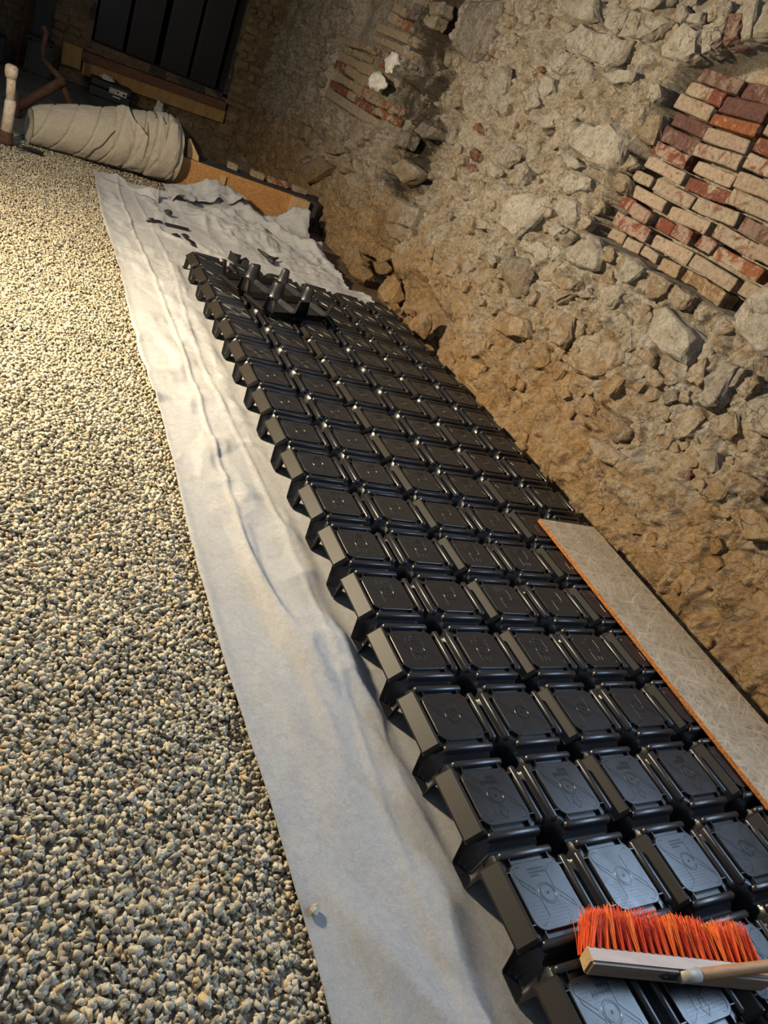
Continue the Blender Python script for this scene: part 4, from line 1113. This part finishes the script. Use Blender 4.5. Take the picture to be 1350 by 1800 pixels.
# wrapped bundle of felt lying on the gravel
def bundle():
    root = empty('felt_bundle', (-0.5, 7.1, 0.0))
    A = Vector((-1.10, 7.10, 0)); B = Vector((0.10, 7.36, 0)); ax = (B - A).normalized(); sd_ = Vector((-ax.y, ax.x, 0))
    nu, nv = 150, 120
    U, T = np.meshgrid(np.linspace(0, 1, nu), np.linspace(0, 2 * PI, nv, endpoint=False), indexing='ij')
    r = np.interp(U, [0, 0.06, 0.3, 0.6, 0.93, 1.0], [0.145, 0.17, 0.215, 0.265, 0.30, 0.285])
    spiral = U * 14 + T * 0.9
    r = r * (1 + 0.045 * fbm(U * 5 + 3, np.cos(T) * 1.6 + 4, 300, 3) + 0.03 * fbm(np.sin(T) * 2 + 9, U * 7, 304, 3))
    r = r - 0.011 * np.exp(-((np.mod(spiral, 2.2) - 1.1) / 0.10) ** 2) - 0.008 * np.clip(ridge(U * 6, np.cos(T) * 2.5 + np.sin(T), 308, 2) - 0.35, 0, 1)
    for u0, w in ((0.60, 0.012), (0.80, 0.012)):
        r = r - 0.012 * np.exp(-((U - u0 - 0.04 * np.sin(T * 1.0 + u0 * 9)) / w) ** 2)
    flat = np.where(np.sin(T) < 0, 0.86, 1.06)
    px = r * np.cos(T); pz = r * np.sin(T) * flat
    rad0 = np.interp(U, [0, 0.06, 0.3, 0.6, 0.93, 1.0], [0.145, 0.17, 0.215, 0.265, 0.30, 0.285])
    cz = rad0 * 0.86
    cen = np.array(A)[None, None] + np.array(ax)[None, None] * (U * (B - A).length)[..., None]
    V = cen + np.array(sd_)[None, None] * px[..., None]; V[..., 2] += pz + cz
    V[..., 2] = np.maximum(V[..., 2], 0.004)
    idx = np.arange(nu * nv).reshape(nu, nv); i2 = np.roll(idx, -1, 1)
    F = np.stack([idx[:-1], idx[1:], i2[1:], i2[:-1]], -1).reshape(-1, 4)
    # rolled-in ends
    Vs = [V.reshape(-1, 3)]; Fs = [F[:, ::-1]]; base = nu * nv
    for e, row in ((0, V[0]), (-1, V[-1])):
        c = row.mean(0); d = np.array(ax) * (0.05 if e == 0 else -0.06); prev = idx[e]
        for q, (s, dd) in enumerate(((0.86, 0.0), (0.70, 0.25), (0.66, 1.0), (0.3, 1.2), (0.02, 1.3))):
            rr = c + (row - c) * s + d * dd
            cur = base + np.arange(nv); base += nv; Vs.append(rr)
            f = np.stack([prev, np.roll(prev, -1), np.roll(cur, -1), cur], -1)
            Fs.append(f if e == 0 else f[:, ::-1]); prev = cur
    Vv = np.concatenate(Vs) - np.array([-0.5, 7.1, 0.0])
    mobj('wrapping', mesh_np('wrapping', Vv, np.concatenate(Fs), True, M_bundle), None, root)
    org = Vector((-0.5, 7.1, 0))
    def ringpts(u, tw, t0=0, t1=2 * PI, n=40):
        out = []
        for k in range(n + 1):
            t = t0 + (t1 - t0) * k / n
            uu = u + tw * math.sin(t + 0.6)
            i = min(nu - 1, max(0, int(uu * (nu - 1)))); j = int(t / (2 * PI) * nv) % nv
            p = Vector(V[i, j]); c = Vector(cen[i, j]) + Vector((0, 0, float(cz[i, j])))
            out.append(p + (p - c).normalized() * 0.004 - org)
        return out
    for u, tw in ((0.62, 0.03), (0.80, 0.02), (0.52, 0.16)):
        mobj('twine', tube_mesh('twine', ringpts(u, tw), 0.0055, M_twine, 6), None, root)
    # loose flap hanging over the near side
    gu, gv = np.meshgrid(np.linspace(0, 1, 40), np.linspace(0, 1, 40), indexing='ij')
    uu = 0.50 + gu * 0.46; tt = PI * 1.30 - gv * (PI * 0.72) * (0.82 + 0.12 * np.sin(gu * 9) + 0.1 * np.sign(np.sin(gu * 13)))
    ii = np.clip((uu * (nu - 1)).astype(int), 0, nu - 1); jj = (np.mod(tt, 2 * PI) / (2 * PI) * nv).astype(int) % nv
    pts_ = V[ii, jj]; cc = cen[ii, jj].copy(); cc[..., 2] += cz[ii, jj]
    d = pts_ - cc; d /= np.linalg.norm(d, axis=-1, keepdims=True)
    Q = pts_ + d * (0.010 + 0.035 * gv ** 3 + 0.012 * fbm(gu * 6, gv * 5, 320, 3)[..., None].squeeze(-1))[..., None] - np.array(org)
    fo = mobj('loose_flap', grid_mesh('loose_flap', Q, True, M_bundle), None, root)
    s = fo.modifiers.new('thickness', 'SOLIDIFY'); s.thickness = 0.004
    return tag(root, 'bulky bundle of off-white felt tied with dark twine on the gravel', 'bundle')
bundle()

# ------------------------------------------------------------------ steel things at the far left
pp = empty('steel_prop', (-1.262, 6.88, 0.0))
bm = bmesh.new(); bm_tube(bm, [(0, 0, 0.03), (0.003, 0, 0.30), (0.0, 0, 0.32)], [0.042, 0.042, 0.036], 16)
mobj('outer_tube', bm_mesh('outer_tube', bm, M_paint, True), None, pp)
mobj('inner_tube', tube_mesh('inner_tube', [(0.0, 0, 0.31), (-0.016, 0, 0.52)], [0.033, 0.033], M_paint, 16), None, pp)
mobj('head_collar', tube_mesh('head_collar', [(-0.016, 0, 0.475), (-0.018, 0, 0.51), (-0.019, 0, 0.555), (-0.019, 0, 0.57)], [0.040, 0.047, 0.046, 0.030], M_paint, 16), None, pp)
mobj('base_collar', tube_mesh('base_collar', [(0, 0, -0.012), (0, 0, 0.012), (0, 0, 0.03), (0, 0, 0.075), (0, 0, 0.085)], [0.062, 0.062, 0.052, 0.054, 0.044], M_rust, 16), None, pp)
mobj('locking_pin', tube_mesh('locking_pin', [(-0.065, 0.0, 0.115), (0.065, 0.0, 0.125)], 0.009, M_rust, 8), None, pp)
tag(pp, 'white painted rusty steel prop standing left of the felt bundle', 'prop')
tr = empty('steel_trestle', (-1.0, 8.3, 0.0))
def tt_(name, pts, r): mobj(name, tube_mesh(name, [Vector(p) - Vector((-1.0, 8.3, 0)) for p in pts], r, M_rust, 12), None, tr)
tt_('cross_tube', [(-1.20, 8.0, 0.045), (-0.83, 8.05, 0.43)], 0.042)
tt_('leg', [(-0.85, 8.06, 0.40), (-0.58, 8.25, 0.0)], 0.026)
tt_('leg', [(-1.21, 8.02, 0.20), (-1.175, 7.95, 0.0)], 0.036)
tt_('bent_arm', [(-0.84, 8.06, 0.42), (-0.99, 8.7, 0.44), (-1.00, 8.9, 0.52), (-0.99, 8.9, 0.66), (-1.03, 8.9, 0.71)], 0.026)
tag(tr, 'rusty brown tubular trestle behind the felt bundle', 'trestle')
tag(mobj('steel_pipe', tube_mesh('steel_pipe', [(-1.165, 10.98, -0.004), (-1.165, 10.98, 0.05), (-1.10, 11.04, 1.3)], [0.045, 0.034, 0.034], M_rust, 12)), 'thin upright rusty pipe leaning on the far wall', 'pipe')
tag(mobj('dark_board', box_mesh('dark_board', (-1.05, 11.05, -0.004), (-0.85, 11.09, 1.25), M_panel, 0.004)), 'tall dark board leaning upright behind the rusty pipe', 'board')
bb = empty('plastic_bin', (-0.95, 10.72, -0.004))
bm = bmesh.new(); bm_box(bm, (-0.15, -0.16, 0), (0.15, 0.16, 0.38))
for v in bm.verts:
    if v.co.z > 0.1: v.co.x *= 0.85; v.co.y *= 0.85
bmesh.ops.bevel(bm, geom=bm.edges[:], offset=0.03, segments=2, affect='EDGES'); mobj('bin_body', bm_mesh('bin_body', bm, M_panel), None, bb)
bm = bmesh.new(); bm_box(bm, (-0.14, -0.15, 0.381), (0.14, 0.15, 0.40)); mobj('bin_lid', bm_mesh('bin_lid', bm, M_darkgrey), None, bb)
tag(bb, 'dark box with rounded top beside the far wall', 'box')
b2 = mobj('rubber_tub', box_mesh('rubber_tub', (-1.62, 10.5, -0.004), (-1.30, 10.85, 0.28), M_panel, 0.03)); tag(b2, 'low dark tub at the left edge before the far wall', 'tub')

# black tool case with its label
cs = empty('tool_case', (-0.105, 10.86, -0.004), math.radians(-1.0))
mobj('case_base', box_mesh('case_base', (-0.25, -0.14, 0.0), (0.25, 0.14, 0.115), M_case, 0.022, 3), None, cs)
mobj('case_lid', box_mesh('case_lid', (-0.245, -0.135, 0.117), (0.245, 0.135, 0.205), M_case, 0.022, 3), None, cs)
bm = bmesh.new(); bm_tube(bm, [(-0.07, 0, 0.20), (-0.06, 0, 0.235), (0.06, 0, 0.235), (0.07, 0, 0.20)], 0.012, 8); mobj('handle', bm_mesh('handle', bm, M_case, True), None, cs)
lb = mobj('label_plate', box_mesh('label_plate', (-0.02, -0.1425, 0.105), (0.19, -0.1395, 0.165), M_label), None, cs)
bm = bmesh.new()
for k in range(4): bm_box(bm, (-0.012 + 0.02 * k, -0.1432, 0.148), (0.002 + 0.02 * k, -0.1424, 0.157))
bm_box(bm, (0.07, -0.1432, 0.125), (0.095, -0.1424, 0.150)); bm_box(bm, (0.14, -0.1432, 0.118), (0.178, -0.1424, 0.142)); bm_box(bm, (-0.012, -0.1432, 0.125), (0.05, -0.1424, 0.129)); bm_box(bm, (-0.012, -0.1432, 0.115), (0.05, -0.1424, 0.119))
pr2 = mobj('print', bm_mesh('print', bm, M_ink), None, lb); pr2['kind'] = 'stuff'
mobj('sticker', box_mesh('sticker', (0.03, -0.1422, 0.068), (0.125, -0.1398, 0.082), M_paper), None, cs)
tag(cs, 'black plastic tool case with a white label lying below the timber sill', 'case')
def crumple(name, loc, size, mat, seed, flat=0.6):
    bm = bmesh.new(); bmesh.ops.create_icosphere(bm, subdivisions=3, radius=1.0)
    o3 = Vector((seed * 5.3, seed, 0))
    for v in bm.verts:
        k = 1 + 0.55 * mnoise.noise(v.co * 1.6 + o3) + 0.35 * abs(mnoise.noise(v.co * 4 + o3))
        v.co = Vector((v.co.x * size[0], v.co.y * size[1], v.co.z * size[2] * flat)) * k
    me = bm_mesh(name, bm, mat); zm = min(v.co.z for v in me.vertices)
    return mobj(name, me, None, None, (loc[0], loc[1], loc[2] - zm))
tag(crumple('crumpled_glove', (-0.17, 10.80, 0.204), (0.07, 0.06, 0.05), M_paper, 1), 'crumpled pale glove lying on the black tool case', 'glove')
tag(crumple('paper_scrap', (0.53, 10.95, -0.004), (0.05, 0.03, 0.09), M_paper, 2, 0.9), 'small white paper scrap on the slab under the sill', 'paper')
tag(mobj('cable_end', tube_mesh('cable_end', [(-1.18, 6.78, 0.02), (-1.10, 6.80, 0.02), (-1.06, 6.84, 0.01), (-0.98, 6.82, 0.008)], [0.014, 0.014, 0.02, 0.02], M_plastic, 8)), 'short black cable end on the gravel beside the steel prop', 'cable')
tag(crumple('plastic_bag', (1.735, 7.18, 1.44), (0.05, 0.16, 0.085), M_paper, 3, 0.9), 'white crumpled bag stuffed among the far bricks', 'bag')
tag(crumple('plastic_bag', (1.735, 6.98, 1.62), (0.05, 0.13, 0.085), M_paper, 4, 0.9), 'white crumpled paper in the gap above the stuffed bag', 'bag')

# ------------------------------------------------------------------ broom
def broom():
    ang = math.atan2(-0.153, 0.526)
    root = empty('broom', (-0.040, 0.086, 0.141), ang)
    L, D, Hh = 0.56, 0.030, 0.060
    bm = bmesh.new(); bm_box(bm, (0, 0, 0), (L, D + 0.012, Hh))
    for v in bm.verts:
        if v.co.z < 0.01: v.co.x += 0.012 if v.co.x < 0.1 else -0.012
        if v.co.y > 0.02 and v.co.z > 0.03: v.co.z -= 0.006
    bmesh.ops.bevel(bm, geom=bm.edges[:], offset=0.006, segments=2, affect='EDGES')
    me = bm_mesh('head_block', bm, M_wood_block); me.materials.append(M_wood_top); me.materials.append(M_wood_end)
    for p in me.polygons:
        if p.normal.z > 0.7: p.material_index = 1
        elif abs(p.normal.x) > 0.75: p.material_index = 2
    mobj('head_block', me, None, root)
    rr = random.Random(17)
    tufts = []
    for t in range(6):
        bm = bmesh.new()
        for k in range(16):
            a = rr.uniform(0, 2 * PI); q = 0.0048 * math.sqrt(rr.random()); sp = rr.uniform(0.5, 2.8)
            b0 = Vector((math.cos(a) * q, 0, math.sin(a) * q)); ln = rr.uniform(0.088, 0.102)
            bend = rr.uniform(-0.006, 0.006)
            pts_ = [b0, b0 + Vector((math.cos(a) * q * sp * .4 + bend * .3, ln * .5, math.sin(a) * q * sp * .4)), b0 + Vector((math.cos(a) * q * sp + bend, ln, math.sin(a) * q * sp + rr.uniform(-.004, .004)))]
            bm_tube(bm, pts_, [0.0009, 0.0009, 0.0007], 3, False)
        tufts.append([bm_mesh('bristle_tuft', bm, M_bristle[t % 3], recalc=False)])
    nc = 25
    for row in range(4):
        for c in range(nc):
            x = 0.012 + c * (L - 0.024) / (nc - 1) + (0.008 if row % 2 else 0)
            z = 0.010 + row * 0.013
            if x > L - 0.006: continue
            o = mobj('bristle_tuft', rr.choice(tufts)[0], None, root, (x, D + 0.010, z))
            fan = -0.45 * max(0, 1 - c / 5.0) ** 1.3 + 0.35 * max(0, (c - (nc - 4)) / 4.0)
            o.rotation_euler = (0.10 + 0.06 * (row - 1) + rr.uniform(-.05, .05), rr.uniform(0, 6.28) * 0, -fan * -1.0 + 0.10 + rr.uniform(-.05, .05))
            o.scale = (1, rr.uniform(0.92, 1.06), 1)
    # socket plate, ferrule and handle
    bm = bmesh.new()
    pl = [(0.205, 0.0), (0.225, 0.017), (0.30, 0.017), (0.30, -0.012), (0.225, -0.014)]
    a = [bm.verts.new((x, -0.0025, 0.032 + z)) for x, z in pl]; b = [bm.verts.new((x, 0.001, 0.032 + z)) for x, z in pl]
    bm.faces.new(a); bm.faces.new(b[::-1])
    for k in range(5): bm.faces.new((a[k], a[(k + 1) % 5], b[(k + 1) % 5], b[k]))
    mobj('socket_plate', bm_mesh('socket_plate', bm, M_darkmetal), None, root)
    for x, z in ((0.222, 0.033), (0.285, 0.026)):
        mobj('screw', tube_mesh('screw', [(x, 0.0, z), (x, -0.005, z)], 0.0055, M_darkmetal, 10), None, root)
    H0 = Vector((0.262, -0.004, 0.044)); tipw = Vector((1.55, -0.35, 0.50))
    iv = Matrix.Rotation(-ang, 4, 'Z')
    dirn = (iv @ (Vector((0.30, -0.055, 0.045))).to_4d()).to_3d().normalized()
    mobj('ferrule', tube_mesh('ferrule', [H0 - dirn * 0.006, H0 + dirn * 0.05], [0.0150, 0.0165], M_ferrule, 20), None, root)
    mobj('handle', tube_mesh('handle', [H0 + dirn * 0.045, H0 + dirn * 0.06, H0 + dirn * 1.30, H0 + dirn * 1.31], [0.0125, 0.0140, 0.0140, 0.009], M_handle, 20), None, root)
    return tag(root, 'wooden broom with orange bristles lying on the nearest black formers', 'broom')
broom()

# ------------------------------------------------------------------ small things on the felt
def fz(x, y): return float(felt_h(np.array([x]), np.array([y]))[0])
tag(rock('pebble', (-0.57, 0.405, fz(-0.57, 0.405)), (0.018, 0.014, 0.015), M_gravel, 400, cuts=0), 'single gravel pebble lying on the near felt', 'pebble')
def shard(pts, th, lab, name='plastic_shard'):
    bm = bmesh.new(); cx0 = sum(p[0] for p in pts) / len(pts); cy0 = sum(p[1] for p in pts) / len(pts); z0 = max(fz(*p) for p in pts) + 0.001
    a = [bm.verts.new((x - cx0, y - cy0, 0)) for x, y in pts]; b = [bm.verts.new((x - cx0, y - cy0, th * (1 if k % 2 else 0.7))) for k, (x, y) in enumerate(pts)]
    bm.faces.new(a[::-1]); bm.faces.new(b)
    for k in range(len(pts)): bm.faces.new((a[k], a[(k + 1) % len(pts)], b[(k + 1) % len(pts)], b[k]))
    return tag(mobj(name, bm_mesh(name, bm, M_plastic), None, None, (cx0, cy0, z0)), lab, 'plastic shard', 'black plastic offcuts on the felt')
def bar(a, b, w): 
    d = Vector((b[0] - a[0], b[1] - a[1])).normalized(); n_ = Vector((-d.y, d.x)) * w
    return [(a[0] + n_.x, a[1] + n_.y), (a[0] - n_.x, a[1] - n_.y), (b[0] - n_.x, b[1] - n_.y), (b[0] + n_.x, b[1] + n_.y)]
shard(bar((-0.28, 5.68), (-0.17, 5.77), 0.014), 0.015, 'short black plastic bar, the leftmost offcut on the felt')
shard(bar((-0.13, 5.79), (0.06, 5.81), 0.014), 0.018, 'longest black plastic bar among the offcuts on the felt')
tag(rock('plastic_lump', (-0.075, 6.03, fz(-0.075, 6.03) + 0.001), (0.045, 0.03, 0.032), M_plastic, 411, cuts=1, rough=2.0), 'chunky black plastic lump lying behind the other offcuts', 'plastic shard')
shard([(-0.255, 5.80), (-0.225, 5.77), (-0.20, 5.79), (-0.22, 5.83)], 0.01, 'tiny black chip above the leftmost plastic bar')
shard([(-0.20, 5.80), (-0.17, 5.77), (-0.15, 5.80)], 0.01, 'tiny black chip between the two plastic bars')
shard([(-0.12, 5.53), (-0.08, 5.50), (-0.05, 5.53), (-0.08, 5.56)], 0.012, 'small round black offcut nearest the formers')
shard([(-0.02, 5.66), (0.02, 5.62), (0.04, 5.66), (0.01, 5.68)], 0.012, 'small black offcut just in front of the longest bar')
shard([(-0.02, 5.60), (0.02, 5.42), (0.05, 5.40), (0.05, 5.50)], 0.012, 'leaf-shaped black shard pointing at the formers')
shard(bar((0.30, 5.34), (0.345, 5.27), 0.02), 0.07, 'upright black offcut behind the far left former')
shard(bar((0.38, 5.29), (0.44, 5.35), 0.02), 0.05, 'tilted black offcut beside the upright one behind the formers')
sc = empty('rubber_scrap', (0.69, 5.62, fz(0.69, 5.62) + 0.004))
mobj('strip', tube_mesh('strip', [(-0.08, 0.08, 0.045), (-0.04, 0.03, 0.035), (0.0, -0.01, 0.028), (0.05, 0.0, 0.026), (0.09, 0.02, 0.04)], [0.008, 0.016, 0.02, 0.016, 0.006], M_panel, 8), None, sc)
mobj('strip', tube_mesh('strip', [(0.0, -0.02, 0.028), (0.0, -0.06, 0.026), (0.015, -0.10, 0.022)], [0.02, 0.022, 0.014], M_panel, 8), None, sc)
tag(sc, 'twisted dark rubber scrap on the felt behind the formers', 'scrap')
